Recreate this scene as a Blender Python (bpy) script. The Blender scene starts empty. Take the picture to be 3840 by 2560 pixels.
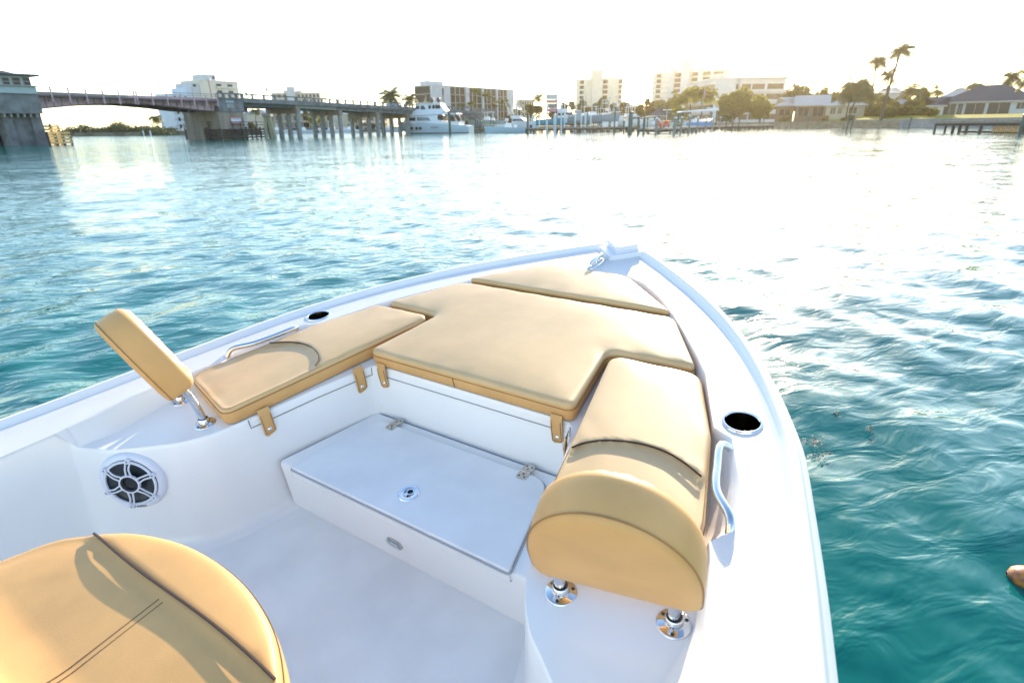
import bpy, bmesh, math, random
import numpy as np
from mathutils import Vector, Matrix
from mathutils.geometry import delaunay_2d_cdt

# ---------------------------------------------------------------- camera
FOC, HC = 2119.0, 1.9            # focal length in pixels of the 3840-wide photo, camera height above water
def world_axes(f, vx, vy):
    d = np.array([(vx-1920)/f, (vy-1280)/f, 1.0]); d /= np.linalg.norm(d)
    fw = np.array([0, 0, 1.0]); h = fw - d*(fw@d); h /= np.linalg.norm(h)
    return np.array([np.cross(d, h), h, -d])
RC = world_axes(FOC, 1996.0, 1280+FOC*FOC/812.0)      # camera axes (x right, y down, z forward) -> world
scene = bpy.context.scene
camd = bpy.data.cameras.new('camera'); cam = bpy.data.objects.new('camera', camd)
scene.collection.objects.link(cam); scene.camera = cam
camd.sensor_fit = 'HORIZONTAL'; camd.sensor_width = 36.0; camd.lens = 36.0*FOC/3840
camd.clip_start = 0.05; camd.clip_end = 6000
camd.dof.use_dof = True; camd.dof.focus_distance = 2.3; camd.dof.aperture_fstop = 4.0
m = Matrix.Identity(4)
for i in range(3):
    m[i][0] = RC[i, 0]; m[i][1] = -RC[i, 1]; m[i][2] = -RC[i, 2]
m[2][3] = HC
cam.matrix_world = m

# ---------------------------------------------------------------- light
SUN_AZ, SUN_EL = math.radians(20.5), math.radians(18.5)     # azimuth from +Y towards +X
world = bpy.data.worlds.new('World'); scene.world = world; world.use_nodes = True
nt = world.node_tree; nt.nodes.clear()
wo = nt.nodes.new('ShaderNodeOutputWorld'); bg = nt.nodes.new('ShaderNodeBackground'); sky = nt.nodes.new('ShaderNodeTexSky')
sky.sky_type = 'NISHITA'; sky.sun_disc = False; sky.sun_elevation = SUN_EL; sky.sun_rotation = SUN_AZ
sky.air_density = 1.0; sky.dust_density = 0.35; sky.ozone_density = 1.2
bg.inputs['Strength'].default_value = 0.15
nt.links.new(sky.outputs[0], bg.inputs[0]); nt.links.new(bg.outputs[0], wo.inputs[0])
sl = bpy.data.lights.new('sun', 'SUN'); sl.energy = 3.6; sl.angle = math.radians(0.6); sl.color = (1.0, 0.84, 0.60)
sun = bpy.data.objects.new('sun', sl); scene.collection.objects.link(sun)
sd = Vector((math.sin(SUN_AZ)*math.cos(SUN_EL), math.cos(SUN_AZ)*math.cos(SUN_EL), math.sin(SUN_EL)))
sun.rotation_euler = sd.to_track_quat('Z', 'Y').to_euler(); sun.location = (0, 0, 50)
scene.view_settings.view_transform = 'Standard'; scene.view_settings.look = 'None'
scene.view_settings.exposure = 1.58; scene.view_settings.gamma = 1.0
scene.cycles.max_bounces = 8; scene.cycles.transparent_max_bounces = 8

# ---------------------------------------------------------------- helpers
COL = scene.collection
rnd = random.Random(7)
PI = math.pi
def ray(u, v): return RC@np.array([(u-1920)/FOC, (v-1280)/FOC, 1.0])
def ground(u, v, z=0.0):
    q = ray(u, v); k = (z-HC)/q[2]; return Vector((q[0]*k, q[1]*k, z))
def at(u, v, Y):
    q = ray(u, v); k = Y/q[1]; return Vector((q[0]*k, Y, HC+q[2]*k))
def atd(u, v, p):                  # the point on the ray (u,v) at the same horizontal distance as p
    q = ray(u, v); k = math.hypot(p[0], p[1])/math.hypot(q[0], q[1]); return Vector((q[0]*k, q[1]*k, HC+q[2]*k))

def tag(o, label=None, cat=None, group=None, kind=None):
    if label: o['label'] = label
    if cat: o['category'] = cat
    if group: o['group'] = group
    if kind: o['kind'] = kind
    return o
def thing(name, label, cat, loc=(0, 0, 0), rotz=0.0, group=None, mat=None):
    o = bpy.data.objects.new(name, None); COL.objects.link(o); o.empty_display_size = 0.2
    if mat is not None: o.matrix_world = mat
    else: o.location = loc; o.rotation_euler = (0, 0, rotz)
    return tag(o, label, cat, group)
def copy_tree(o, parent=None):
    c = o.copy(); COL.objects.link(c)
    if parent is not None: c.parent = parent
    for ch in [x for x in o.children]: copy_tree(ch, c)
    return c

class MB:
    def __init__(s): s.v = []; s.f = []; s.m = []; s.cur = 0
    def add(s, verts, faces):
        k = len(s.v); s.v += [tuple(p) for p in verts]
        s.f += [tuple(i+k for i in f) for f in faces]; s.m += [s.cur]*len(faces); return s
    def box(s, x0, x1, y0, y1, z0, z1):
        return s.add([(x0,y0,z0),(x1,y0,z0),(x1,y1,z0),(x0,y1,z0),(x0,y0,z1),(x1,y0,z1),(x1,y1,z1),(x0,y1,z1)],
            [(3,2,1,0),(4,5,6,7),(0,1,5,4),(1,2,6,5),(2,3,7,6),(3,0,4,7)])
    def hexa(s, b, t):
        n = len(b)
        return s.add(list(b)+list(t), [tuple(range(n-1,-1,-1)), tuple(range(n,2*n))]+[(i,(i+1)%n,n+(i+1)%n,n+i) for i in range(n)])
    def prism(s, poly, z0, z1): return s.hexa([(p[0],p[1],z0) for p in poly], [(p[0],p[1],z1) for p in poly])
    def extr(s, poly, d):            # poly: 3-D points, d: extrude vector
        return s.hexa(poly, [tuple(Vector(p)+Vector(d)) for p in poly])
    def tube(s, pts, r, n=8, closed=False, cap=True):
        pts = [Vector(p) for p in pts]; N = len(pts)
        rr = r if isinstance(r, (list, tuple)) else [r]*N
        up = None; vs = []
        for i, p in enumerate(pts):
            a = pts[(i-1) % N] if (closed or i > 0) else p
            b = pts[(i+1) % N] if (closed or i < N-1) else p
            t = (b-a); t = t.normalized() if t.length > 1e-9 else Vector((0,0,1))
            if up is None: up = t.orthogonal().normalized()
            up = (up-t*up.dot(t)); up = up.normalized() if up.length > 1e-6 else t.orthogonal().normalized()
            w = t.cross(up)
            for k in range(n):
                a2 = 2*PI*k/n; vs.append(p+(up*math.cos(a2)+w*math.sin(a2))*rr[i])
        fs = []
        for i in range(N if closed else N-1):
            j = (i+1) % N
            for k in range(n): fs.append((i*n+k, i*n+(k+1)%n, j*n+(k+1)%n, j*n+k))
        if cap and not closed: fs += [tuple(range(n-1,-1,-1)), tuple((N-1)*n+k for k in range(n))]
        return s.add(vs, fs)
    def lathe(s, prof, n=20, c=(0,0,0), ax=None, sx=1.0):
        c = Vector(c)
        Z = Vector(ax).normalized() if ax else Vector((0,0,1)); X = Vector((1,0,0)) if not ax else Z.orthogonal().normalized(); Y = Z.cross(X)
        vs = []
        for r, z in prof:
            for k in range(n):
                a = 2*PI*k/n; vs.append(c+X*(r*math.cos(a)*sx)+Y*(r*math.sin(a))+Z*z)
        fs = [(i*n+k, i*n+(k+1)%n, (i+1)*n+(k+1)%n, (i+1)*n+k) for i in range(len(prof)-1) for k in range(n)]
        return s.add(vs, fs)
    def grid(s, rows, closed=False):      # rows of equal length points
        n = len(rows[0]); vs = [p for r in rows for p in r]; fs = []
        for i in range(len(rows)-1):
            for k in range(n if closed else n-1):
                fs.append((i*n+k, i*n+(k+1)%n, (i+1)*n+(k+1)%n, (i+1)*n+k))
        return s.add(vs, fs)
    def ball(s, c, r, n=10, m=6, sz=1.0):
        pr = [(max(1e-4, r*math.sin(PI*i/m)), -r*sz*math.cos(PI*i/m)) for i in range(m+1)]
        return s.lathe(pr, n, c)
    def build(s, name, mat, parent=None, origin=(0,0,0), smooth=False, angle=None, merge=False):
        me = bpy.data.meshes.new(name); ox, oy, oz = origin
        me.from_pydata([(x-ox, y-oy, z-oz) for x, y, z in s.v], [], s.f)
        mats = mat if isinstance(mat, (list, tuple)) else [mat]
        for q in mats: me.materials.append(q)
        if len(mats) > 1: me.polygons.foreach_set('material_index', s.m)
        bm = bmesh.new(); bm.from_mesh(me)
        if merge: bmesh.ops.remove_doubles(bm, verts=bm.verts, dist=1e-5)
        bmesh.ops.recalc_face_normals(bm, faces=bm.faces)
        if smooth:
            for f in bm.faces: f.smooth = True
            ang = math.radians(angle or 40)
            for e in bm.edges:
                if len(e.link_faces) == 2 and e.calc_face_angle(0) > ang: e.smooth = False
        bm.to_mesh(me); bm.free(); me.update()
        o = bpy.data.objects.new(name, me); COL.objects.link(o)
        if parent is not None: o.parent = parent
        return o

# ---------------------------------------------------------------- materials
def mat(name, col, rough=0.5, metal=0.0, var=0.0, vscale=3.0, bump=0.0, bscale=20.0, spec=0.5, col2=None, trans=0.0, coat=0.0, detail=3.0, stretch=None):
    M = bpy.data.materials.new(name); M.use_nodes = True; t = M.node_tree; b = t.nodes['Principled BSDF']
    b.inputs['Base Color'].default_value = (*col, 1); b.inputs['Roughness'].default_value = rough
    b.inputs['Metallic'].default_value = metal; b.inputs['Specular IOR Level'].default_value = spec
    b.inputs['Coat Weight'].default_value = coat
    tc = t.nodes.new('ShaderNodeTexCoord'); src = tc.outputs['Object']
    if stretch:
        mp = t.nodes.new('ShaderNodeMapping'); mp.inputs['Scale'].default_value = stretch; t.links.new(src, mp.inputs[0]); src = mp.outputs[0]
    if var > 0 or col2:
        n = t.nodes.new('ShaderNodeTexNoise'); n.inputs['Scale'].default_value = vscale; n.inputs['Detail'].default_value = detail
        t.links.new(src, n.inputs['Vector'])
        r = t.nodes.new('ShaderNodeValToRGB'); r.color_ramp.elements[0].position = 0.35; r.color_ramp.elements[1].position = 0.65
        c2 = col2 or tuple(min(1, c*(1+var)) for c in col); c1 = col if col2 else tuple(c*(1-var) for c in col)
        r.color_ramp.elements[0].color = (*c1, 1); r.color_ramp.elements[1].color = (*c2, 1)
        t.links.new(n.outputs['Fac'], r.inputs[0]); t.links.new(r.outputs[0], b.inputs['Base Color'])
    if bump > 0:
        n = t.nodes.new('ShaderNodeTexNoise'); n.inputs['Scale'].default_value = bscale; n.inputs['Detail'].default_value = 3
        t.links.new(src, n.inputs['Vector'])
        bp_ = t.nodes.new('ShaderNodeBump'); bp_.inputs['Strength'].default_value = bump; bp_.inputs['Distance'].default_value = 0.01
        t.links.new(n.outputs['Fac'], bp_.inputs['Height']); t.links.new(bp_.outputs[0], b.inputs['Normal'])
    if trans > 0:
        tr = t.nodes.new('ShaderNodeBsdfTranslucent'); mx = t.nodes.new('ShaderNodeMixShader'); mx.inputs[0].default_value = trans
        tr.inputs['Color'].default_value = (col[0]*2.2, col[1]*2.0, col[2]*0.8, 1)
        t.links.new(b.outputs[0], mx.inputs[1]); t.links.new(tr.outputs[0], mx.inputs[2]); t.links.new(mx.outputs[0], t.nodes['Material Output'].inputs[0])
    return M
gel = mat('gelcoat', (0.86,0.835,0.805), 0.22, var=0.02, vscale=2.5, bump=0.03, bscale=9)
gelsole = mat('gelcoat_sole', (0.83,0.82,0.80), 0.42, var=0.05, vscale=5, bump=0.12, bscale=420)
nonskid = mat('nonskid', (0.72,0.71,0.70), 0.40, var=0.02, vscale=8, bump=0.35, bscale=420)
vinyl = mat('tan_vinyl_sky_sheen', (0.60,0.405,0.195), 0.42, var=0.06, vscale=7, bump=0.035, bscale=260, spec=0.55)  # cushion tops: sky sheen put into the colour, paler than the sides
vinyl_side = mat('tan_vinyl_side', (0.645,0.365,0.135), 0.5, var=0.05, vscale=9, bump=0.035, bscale=260, spec=0.4)
thread = mat('brown_thread', (0.12,0.06,0.03), 0.7); thread2 = mat('tan_thread', (0.33,0.17,0.05), 0.6)
piping = mat('brown_piping', (0.045,0.02,0.012), 0.55)
steel = mat('polished_steel', (0.72,0.73,0.75), 0.10, 1.0)
brushed = mat('brushed_steel', (0.55,0.52,0.48), 0.32, 1.0, var=0.1, vscale=60)
gap = mat('dark_gap', (0.16,0.16,0.17), 0.8)
softgap = mat('groove', (0.42,0.42,0.44), 0.7)
black = mat('black_plastic', (0.012,0.014,0.016), 0.35)
darkgrey = mat('dark_grey_plastic', (0.035,0.045,0.05), 0.4)
cupdark = mat('cup_lining', (0.05,0.04,0.03), 0.15, 1.0)
lens = mat('frosted_lens', (0.45,0.50,0.52), 0.25)
# faint scuffs and rusty specks on the sole
t_ = gelsole.node_tree; p_ = t_.nodes['Principled BSDF']; src_ = p_.inputs['Base Color'].links[0].from_socket
tc_ = t_.nodes.new('ShaderNodeTexCoord'); n_ = t_.nodes.new('ShaderNodeTexNoise'); n_.inputs['Scale'].default_value = 11; n_.inputs['Detail'].default_value = 8; n_.inputs['Roughness'].default_value = .7
r_ = t_.nodes.new('ShaderNodeValToRGB'); r_.color_ramp.elements[0].position = .69; r_.color_ramp.elements[1].position = .76; r_.color_ramp.elements[1].color = (.5, .5, .5, 1)
m_ = t_.nodes.new('ShaderNodeMix'); m_.data_type = 'RGBA'; m_.inputs[7].default_value = (.42, .34, .24, 1)
t_.links.new(tc_.outputs['Object'], n_.inputs['Vector']); t_.links.new(n_.outputs['Fac'], r_.inputs[0]); t_.links.new(r_.outputs[0], m_.inputs[0]); t_.links.new(src_, m_.inputs[6]); t_.links.new(m_.outputs[2], p_.inputs['Base Color'])
whiteplast = mat('white_plastic', (0.72,0.74,0.80), 0.35)

# ---------------------------------------------------------------- water
def water_height(x, y, sp):
    """sum of small directional waves; sp = local grid spacing"""
    rs = np.random.RandomState(3); h = np.zeros_like(x)
    # gentle domain warp so crests wander
    wx = x + 0.22*np.sin(0.53*y+0.6)+0.15*np.sin(0.31*x-0.83*y); wy = y + 0.2*np.sin(0.47*x+1.1)+0.12*np.sin(0.9*x+0.37*y)
    for i in range(110):
        lam = 0.10*(1.9/0.10)**rs.rand(); k = 2*PI/lam
        a = (math.radians(-8)+rs.randn()*0.38) if i % 2 else (math.radians(58)+rs.randn()*0.55)   # travel direction: two crossing trains
        ph = rs.rand()*2*PI
        amp = 0.0019*lam**1.0
        fade = np.clip((lam/sp-3.0)/3.0, 0, 1)
        s = np.sin(k*(wx*math.cos(a)+wy*math.sin(a))+ph)
        h += amp*fade*(s-0.28*np.cos(2*(k*(wx*math.cos(a)+wy*math.sin(a))+ph)))
    return h
def build_water():
    radii = [0.35]
    while radii[-1] < 1560: radii.append(radii[-1]*(1.0105 if radii[-1] < 60 else 1.035)+0.002)
    radii = np.array(radii); th = np.linspace(math.radians(-88), math.radians(88), 720)
    Rr, T = np.meshgrid(radii, th, indexing='ij')
    X = Rr*np.sin(T); Y = Rr*np.cos(T)-0.8
    sp = np.maximum(Rr*0.0105, Rr*(th[1]-th[0]))
    Z = water_height(X, Y, sp)*np.clip(1.6-Rr/90, 0.0, 1)
    nr, nt_ = X.shape
    me = bpy.data.meshes.new('water'); me.vertices.add(nr*nt_)
    me.vertices.foreach_set('co', np.stack([X, Y, Z], -1).astype(np.float32).ravel())
    i = np.arange(nr-1)[:, None]*nt_+np.arange(nt_-1)[None]
    q = np.stack([i, i+1, i+1+nt_, i+nt_], -1).reshape(-1, 4); q = q[:, ::-1]
    me.loops.add(q.size); me.polygons.add(len(q))
    me.loops.foreach_set('vertex_index', q.astype(np.int32).ravel())
    me.polygons.foreach_set('loop_start', np.arange(0, q.size, 4, dtype=np.int32))
    me.polygons.foreach_set('loop_total', np.full(len(q), 4, dtype=np.int32))
    me.polygons.foreach_set('use_smooth', np.ones(len(q), dtype=bool))
    me.update(); me.validate()
    M = bpy.data.materials.new('sea_water'); M.use_nodes = True; t = M.node_tree; b = t.nodes['Principled BSDF']
    b.inputs['Base Color'].default_value = (0.0, 0.112, 0.106, 1); b.inputs['Roughness'].default_value = 0.05
    b.inputs['IOR'].default_value = 1.333
    tc = t.nodes.new('ShaderNodeTexCoord')
    def noise(scale, sx, sy, rot, det):
        mp = t.nodes.new('ShaderNodeMapping'); mp.vector_type = 'TEXTURE'; mp.inputs['Rotation'].default_value = (0, 0, rot); mp.inputs['Scale'].default_value = (sx, sy, 1)
        n = t.nodes.new('ShaderNodeTexNoise'); n.inputs['Scale'].default_value = scale; n.inputs['Detail'].default_value = det
        n.inputs['Distortion'].default_value = 0.6
        t.links.new(tc.outputs['Object'], mp.inputs[0]); t.links.new(mp.outputs[0], n.inputs['Vector']); return n
    n1 = noise(3.8, 1.6, 0.75, math.radians(20), 3); n2 = noise(9, 1.6, 0.8, math.radians(60), 2); n3 = noise(0.35, 1.8, 0.7, math.radians(10), 4)
    a1 = t.nodes.new('ShaderNodeBump'); a1.inputs['Strength'].default_value = 0.8; a1.inputs['Distance'].default_value = 0.03
    a2 = t.nodes.new('ShaderNodeBump'); a2.inputs['Strength'].default_value = 0.25; a2.inputs['Distance'].default_value = 0.008
    a3 = t.nodes.new('ShaderNodeBump'); a3.inputs['Strength'].default_value = 0.5; a3.inputs['Distance'].default_value = 0.12
    t.links.new(n1.outputs['Fac'], a1.inputs['Height']); t.links.new(n2.outputs['Fac'], a2.inputs['Height']); t.links.new(n3.outputs['Fac'], a3.inputs['Height'])
    # small-wave slopes added straight to the surface normal (unlike bump these do not fade with distance)
    geo = t.nodes.new('ShaderNodeNewGeometry'); prev = geo.outputs['Normal']
    for nn_, amp_ in ((n3, 0.16), (n1, 0.30)):
        s1 = t.nodes.new('ShaderNodeVectorMath'); s1.operation = 'SUBTRACT'; s1.inputs[1].default_value = (.5, .5, .5)
        s2 = t.nodes.new('ShaderNodeVectorMath'); s2.operation = 'MULTIPLY'; s2.inputs[1].default_value = (amp_, amp_, 0)
        s3 = t.nodes.new('ShaderNodeVectorMath'); s3.operation = 'ADD'
        t.links.new(nn_.outputs['Color'], s1.inputs[0]); t.links.new(s1.outputs[0], s2.inputs[0]); t.links.new(s2.outputs[0], s3.inputs[0]); t.links.new(prev, s3.inputs[1]); prev = s3.outputs[0]
    s4 = t.nodes.new('ShaderNodeVectorMath'); s4.operation = 'NORMALIZE'; t.links.new(prev, s4.inputs[0]); t.links.new(s4.outputs[0], a3.inputs['Normal'])
    t.links.new(a3.outputs[0], a1.inputs['Normal']); t.links.new(a1.outputs[0], a2.inputs['Normal']); t.links.new(a2.outputs[0], b.inputs['Normal'])
    me.materials.append(M)
    o = bpy.data.objects.new('water', me); COL.objects.link(o); tag(o, kind='structure')
build_water()
# ================================================================ the boat
ROLD = world_axes(2119.0, 1996.0, 1280+2119.0**2/806.0)
def _rot(rx, ry, rz):
    return np.array(Matrix.Rotation(rz, 3, 'Z')@Matrix.Rotation(ry, 3, 'Y')@Matrix.Rotation(rx, 3, 'X'))
BOAT = RC@(ROLD.T@_rot(0.1452045, 0.0034478, -0.5851884))     # boat axes -> world
CAMB = Vector((1.1654, 0.0, 1.0235))                           # camera in boat coordinates
BM = Matrix([list(map(float, BOAT[i])) for i in range(3)]).to_4x4()
BM.translation = Vector((0, 0, HC))-(BM.to_3x3()@CAMB)
def bthing(name, label, cat, o=(0,0,0), group=None):
    return thing(name, label, cat, mat=BM@Matrix.Translation(o), group=group)

def cr(pts, n=6):                      # Catmull-Rom through points
    P = [Vector(p) for p in pts]; out = []
    for i in range(len(P)-1):
        a = P[i-1] if i else P[0]*2-P[1]; b, c = P[i], P[i+1]; d = P[i+2] if i+2 < len(P) else P[-1]*2-P[-2]
        for k in range(n):
            t = k/n; out.append(0.5*((2*b)+(c-a)*t+(2*a-5*b+4*c-d)*t*t+(3*b-a-3*c+d)*t**3))
    out.append(P[-1]); return out
def lin(pts, n=6):
    P = [Vector(p) for p in pts]; return [P[i].lerp(P[i+1], k/n) for i in range(len(P)-1) for k in range(n)]+[P[-1]]
def mirror(h):                         # h runs starboard aft -> bow; returns starboard aft -> bow -> port aft
    return [Vector(p) for p in h]+[Vector((-p[0], p[1])) for p in reversed(h[:-1])]
def rounded(poly, rad, n=6):
    out = []; N = len(poly); P = [Vector((p[0], p[1])) for p in poly]
    for i, p in enumerate(P):
        r = rad[i] if isinstance(rad, (list, tuple)) else rad
        a, b = P[i-1], P[(i+1) % N]
        if r <= 0: out.append(p); continue
        u = (a-p); w = (b-p); r1 = min(r, u.length*0.45, w.length*0.45)
        s, e = p+u.normalized()*r1, p+w.normalized()*r1
        for k in range(n+1):
            t = k/n; out.append(s*(1-t)**2+p*2*t*(1-t)+e*t*t)
    return out
def resample(poly, d, closed=True):
    out = []; N = len(poly)
    for i in range(N if closed else N-1):
        a, b = poly[i], poly[(i+1) % N]; k = max(1, int(round((b-a).length/d)))
        for j in range(k): out.append(a.lerp(b, j/k))
    if not closed: out.append(poly[-1])
    return out
def inside(poly, x, y):
    c = False; N = len(poly); j = N-1
    for i in range(N):
        xi, yi = poly[i]; xj, yj = poly[j]
        if (yi > y) != (yj > y) and x < (xj-xi)*(y-yi)/(yj-yi)+xi: c = not c
        j = i
    return c
def seg_dist(P, poly):                 # P (n,2) numpy, distance to closed polygon
    A = np.array([[p[0], p[1]] for p in poly]); B = np.roll(A, -1, 0); best = np.full(len(P), 1e9)
    for a, b in zip(A, B):
        ab = b-a; t = np.clip(((P-a)@ab)/max(ab@ab, 1e-12), 0, 1); d = np.hypot(*(P-(a+t[:, None]*ab)).T); best = np.minimum(best, d)
    return best
def cdt(outer, holes=(), extra=()):
    pts = []; edges = []
    for loop in [outer]+list(holes):
        k = len(pts); n = len(loop); pts += [Vector((p[0], p[1])) for p in loop]; edges += [(k+i, k+(i+1) % n) for i in range(n)]
    pts += [Vector(p) for p in extra]
    v, e, f, *_ = delaunay_2d_cdt(pts, edges, [], 0, 1e-6)
    keep = []
    for t in f:
        cx = sum(v[i][0] for i in t)/3; cy = sum(v[i][1] for i in t)/3
        if inside(outer, cx, cy) and not any(inside(h, cx, cy) for h in holes): keep.append(tuple(t))
    return v, keep
def flat(mb, outer, holes, z):
    v, f = cdt(outer, holes)
    zf = z if callable(z) else (lambda x, y: z)
    mb.add([(p[0], p[1], zf(p[0], p[1])) for p in v], f)

# stations: outer rub line (z=-.03)  ->  inner edge of the gunwale deck (z=0), starboard half, aft to bow
ST = [((1.40,-3.4),(1.13,-3.4)),((1.42,-1.5),(1.15,-1.5)),((1.415,-.5),(1.11,-.5)),((1.40,0),(1.085,0)),((1.374,.2),(1.065,.253)),
      ((1.322,.38),(1.045,.437)),((1.292,.50),(1.052,.53)),((1.268,.60),(1.045,.636)),((1.232,.77),(1.014,.771)),((1.205,.90),(.984,.905)),
      ((1.193,.955),(.968,.955)),((1.175,1.03),(1.012,1.015)),((1.14,1.18),(.978,1.18)),((1.10,1.33),(.918,1.345)),((1.088,1.39),(.862,1.372)),
      ((1.062,1.46),(.835,1.44)),((.966,1.69),(.758,1.648)),((.905,1.81),(.70,1.75)),((.78,2.02),(.60,1.91)),((.65,2.19),(.514,2.04)),
      ((.513,2.345),(.40,2.19)),((.40,2.465),(.29,2.30)),((.25,2.61),(.18,2.36)),((.108,2.735),(.09,2.365)),((0,2.79),(0,2.365))]
outer_h = cr([s[0] for s in ST], 6)
for _ in range(40): outer_h = [outer_h[0]]+[outer_h[i]*.5+(outer_h[i-1]+outer_h[i+1])*.25 if 30 < i < len(outer_h)-14 else outer_h[i] for i in range(1, len(outer_h)-1)]+[outer_h[-1]]
inner_h = lin([s[1] for s in ST], 6)
OUT = mirror(outer_h); INN = mirror(inner_h)
def normals(path):
    n = []
    for i in range(len(path)):
        t = path[min(i+1, len(path)-1)]-path[max(i-1, 0)]; t.normalize(); n.append(Vector((t.y, -t.x)))
    return n
NO = normals(OUT)                      # points outboard (path runs starboard-aft -> bow -> port-aft)
OUTP = OUT; 
Lz = -0.065                            # seat deck
FLZ = -0.48; PLZ = -0.272

boat = bthing('motor_boat', 'white open bow boat seen from on board, filling the foreground', 'boat')

# ---- hull
mb = MB(); rows = []
def hullprof(p, n):
    b = max(0.02, abs(p.x)); y = p.y; fw = max(0.0, min(1.0, (y+0.5)/3.3))
    s = 1 if p.x >= 0 else -1
    kx = lambda f: p.x*f
    rise = 0.5*fw**2.2
    return [(p.x, y, -0.032), (p.x*0.985, y-0.01*fw, -0.10), (p.x*(0.96-0.10*fw), y-0.10*fw, -0.40), (p.x*(0.90-0.30*fw), y-0.26*fw, -0.85+rise*0.5),
            (p.x*0.45*(1-0.3*fw), y-0.42*fw, -1.12+rise*0.7), (0, y-0.5*fw, -1.28+rise)]
for p, n in zip(OUTP, NO): rows.append(hullprof(p, n))
mb.grid(rows); k = len(mb.v)
mb.add([tuple(q) for q in rows[0]]+[tuple(q) for q in rows[-1]], [tuple(range(6))+tuple(range(11, 5, -1))])
mb.build('hull', gel, boat, smooth=True, angle=35)

# ---- rub rail and raised toe rail
mb = MB(); rows = []
for p, n in zip(OUTP, NO):
    def off(d, z): q = p-n*d; return (q.x, q.y, z)
    rows.append([off(-.004,-.075), off(-.016,-.066), off(-.020,-.05), off(-.016,-.036), off(-.003,-.026), off(.006,-.008), off(.013,.010), off(.020,.0165), off(.034,.0185), off(.042,.016), off(.048,.007), off(.056,.003), off(.066,.0)])
mb.grid(rows); mb.build('toe_rail', gel, boat, smooth=True, angle=60)

# ---- gunwale deck, flat with openings for the cup holders
toe_in = [p-n*0.0655 for p, n in zip(OUTP, NO)]
toe_in = [q for i, q in enumerate(toe_in) if not (abs(q.x) < 0.03 and abs(OUTP[i].x) > 0.001 and OUTP[i].y > 2.7)]
poly = toe_in+list(reversed(INN))
CUPS = [(0.919, 1.43-0.0), (-0.938, 1.433)]
CUPS = [(0.925, 1.431), (-0.93, 1.432)]
CR_ = 0.052
holes = [[Vector((cx+CR_*math.cos(2*PI*k/32), cy+CR_*math.sin(2*PI*k/32))) for k in range(32)] for cx, cy in CUPS]
mb = MB(); flat(mb, poly, holes, 0.0)
mb.build('gunwale_deck', nonskid, boat)

# ---- coaming: from the deck's inner edge down to the seat deck
SB = [(1.13,-3.4),(1.15,-1.5),(1.11,-.5),(1.085,0),(1.065,.25),(1.004,.431),(.968,.54),(.978,.65),(.990,.77),(.966,.90),(.952,.955),(.942,1.03),(.905,1.18),(.862,1.33),(.838,1.38),
      (.815,1.455),(.735,1.64),(.68,1.74),(.58,1.90),(.494,2.02),(.385,2.165),(.278,2.27),(.175,2.335),(.09,2.345),(0,2.345)]
SBh = lin(SB, 6); SBm = mirror(SBh)
i0 = 5*6; N = len(INN)
mb = MB(); rows = []
for i in range(i0, N-i0):
    a, b = INN[i], SBm[i]
    def q(t, z): c = a.lerp(b, t); return (c.x, c.y, z)
    rows.append([q(0,0), q(.06,-.0015), q(.16,-.006), q(.30,-.016), q(.62,-.042), q(.86,-.058), q(1,Lz)])
mb.grid(rows)
for s in (1, -1):                      # the sloped facets that close the recess at its aft end
    mb.add([(s*1.045,.437,0), (s*1.004,.431,Lz), (s*1.01,.43,Lz), (s*1.045,.40,0), (s*1.064,.253,0)], [(0,1,3),(1,2,3),(0,3,4)])
mb.build('coaming', gel, boat, smooth=True, angle=50)

# ---- seat deck (horseshoe)
WT = [(1.13,-3.4),(1.15,-1.5),(1.11,-.5),(1.085,0),(1.065,.253),(1.045,.40),(1.01,.43),(.90,.47),(.82,.52),(.75,.572),(.70,.61),(.645,.68),(.615,.745),(.598,.79),(.580,.85),(.525,1.06),(.456,1.27),(.435,1.288),(.41,1.292),(.2,1.292),(0,1.292)]
WBm = [(1.11,-3.4),(1.12,-1.5),(1.09,-.5),(1.065,0),(1.045,.22),(1.02,.33),(.97,.375),(.88,.44),(.80,.49),(.72,.54),(.67,.585),(.625,.66),(.605,.72),(.583,.79),(.566,.85),(.51,1.02),(.44,1.21),(.425,1.228),(.40,1.232),(.2,1.232),(0,1.232)]
WTh = cr(WT[:13], 6)[:-1]+lin(WT[12:], 6); WBh = cr(WBm[:13], 6)[:-1]+lin(WBm[12:], 6)
j0 = 6*6
inner = mirror(WTh)
outerp = [SBm[i] for i in range(i0, N-i0)]
innerp = inner[j0:len(inner)-j0]
mb = MB(); flat(mb, outerp+list(reversed(innerp)), [], Lz)
mb.build('seat_deck', gel, boat)

# ---- liner wall (one skin from aft port round the seats to aft starboard)
WTm, WBmm = mirror(WTh), mirror(WBh)
nw = normals(WTm)
mb = MB(); rows = []
for i in range(len(WTm)):
    a, b = WTm[i], WBmm[i]; n = -nw[i]
    k = min(i, len(WTm)-1-i)
    zt = Lz if k >= j0 else (0.0 if k <= 30 else Lz*(k-30)/6.0)
    def q(t, z, f=0.0): c = a.lerp(b, t)+n*f; return (c.x, c.y, z)
    H = zt-FLZ; r = .045
    pts = [q(0, zt, -.012), q(0, zt-.0015, -.004), q(0, zt-.006, .0), q(.04, zt-.018, .002)]
    for u in (.25, .5, .75): pts.append(q(u, zt-.018-(H-.018-r)*u, .002))
    pts += [q(.9, FLZ+r, .002), q(.95, FLZ+r*.45, .008), q(1, FLZ+r*.14, .022), q(1, FLZ, .05)]
    rows.append(pts)
mb.grid(rows); mb.build('liner_wall', gel, boat, smooth=True, angle=60)
# ---- sole
sole = [p for p in WBmm]
mb = MB(); flat(mb, sole, [], FLZ+0.0004); mb.build('cockpit_sole', gelsole, boat)
mb = MB(); mb.box(-1.40, 1.40, -3.46, -3.40, -1.0, 0.0); mb.build('transom', gel, boat)

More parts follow.
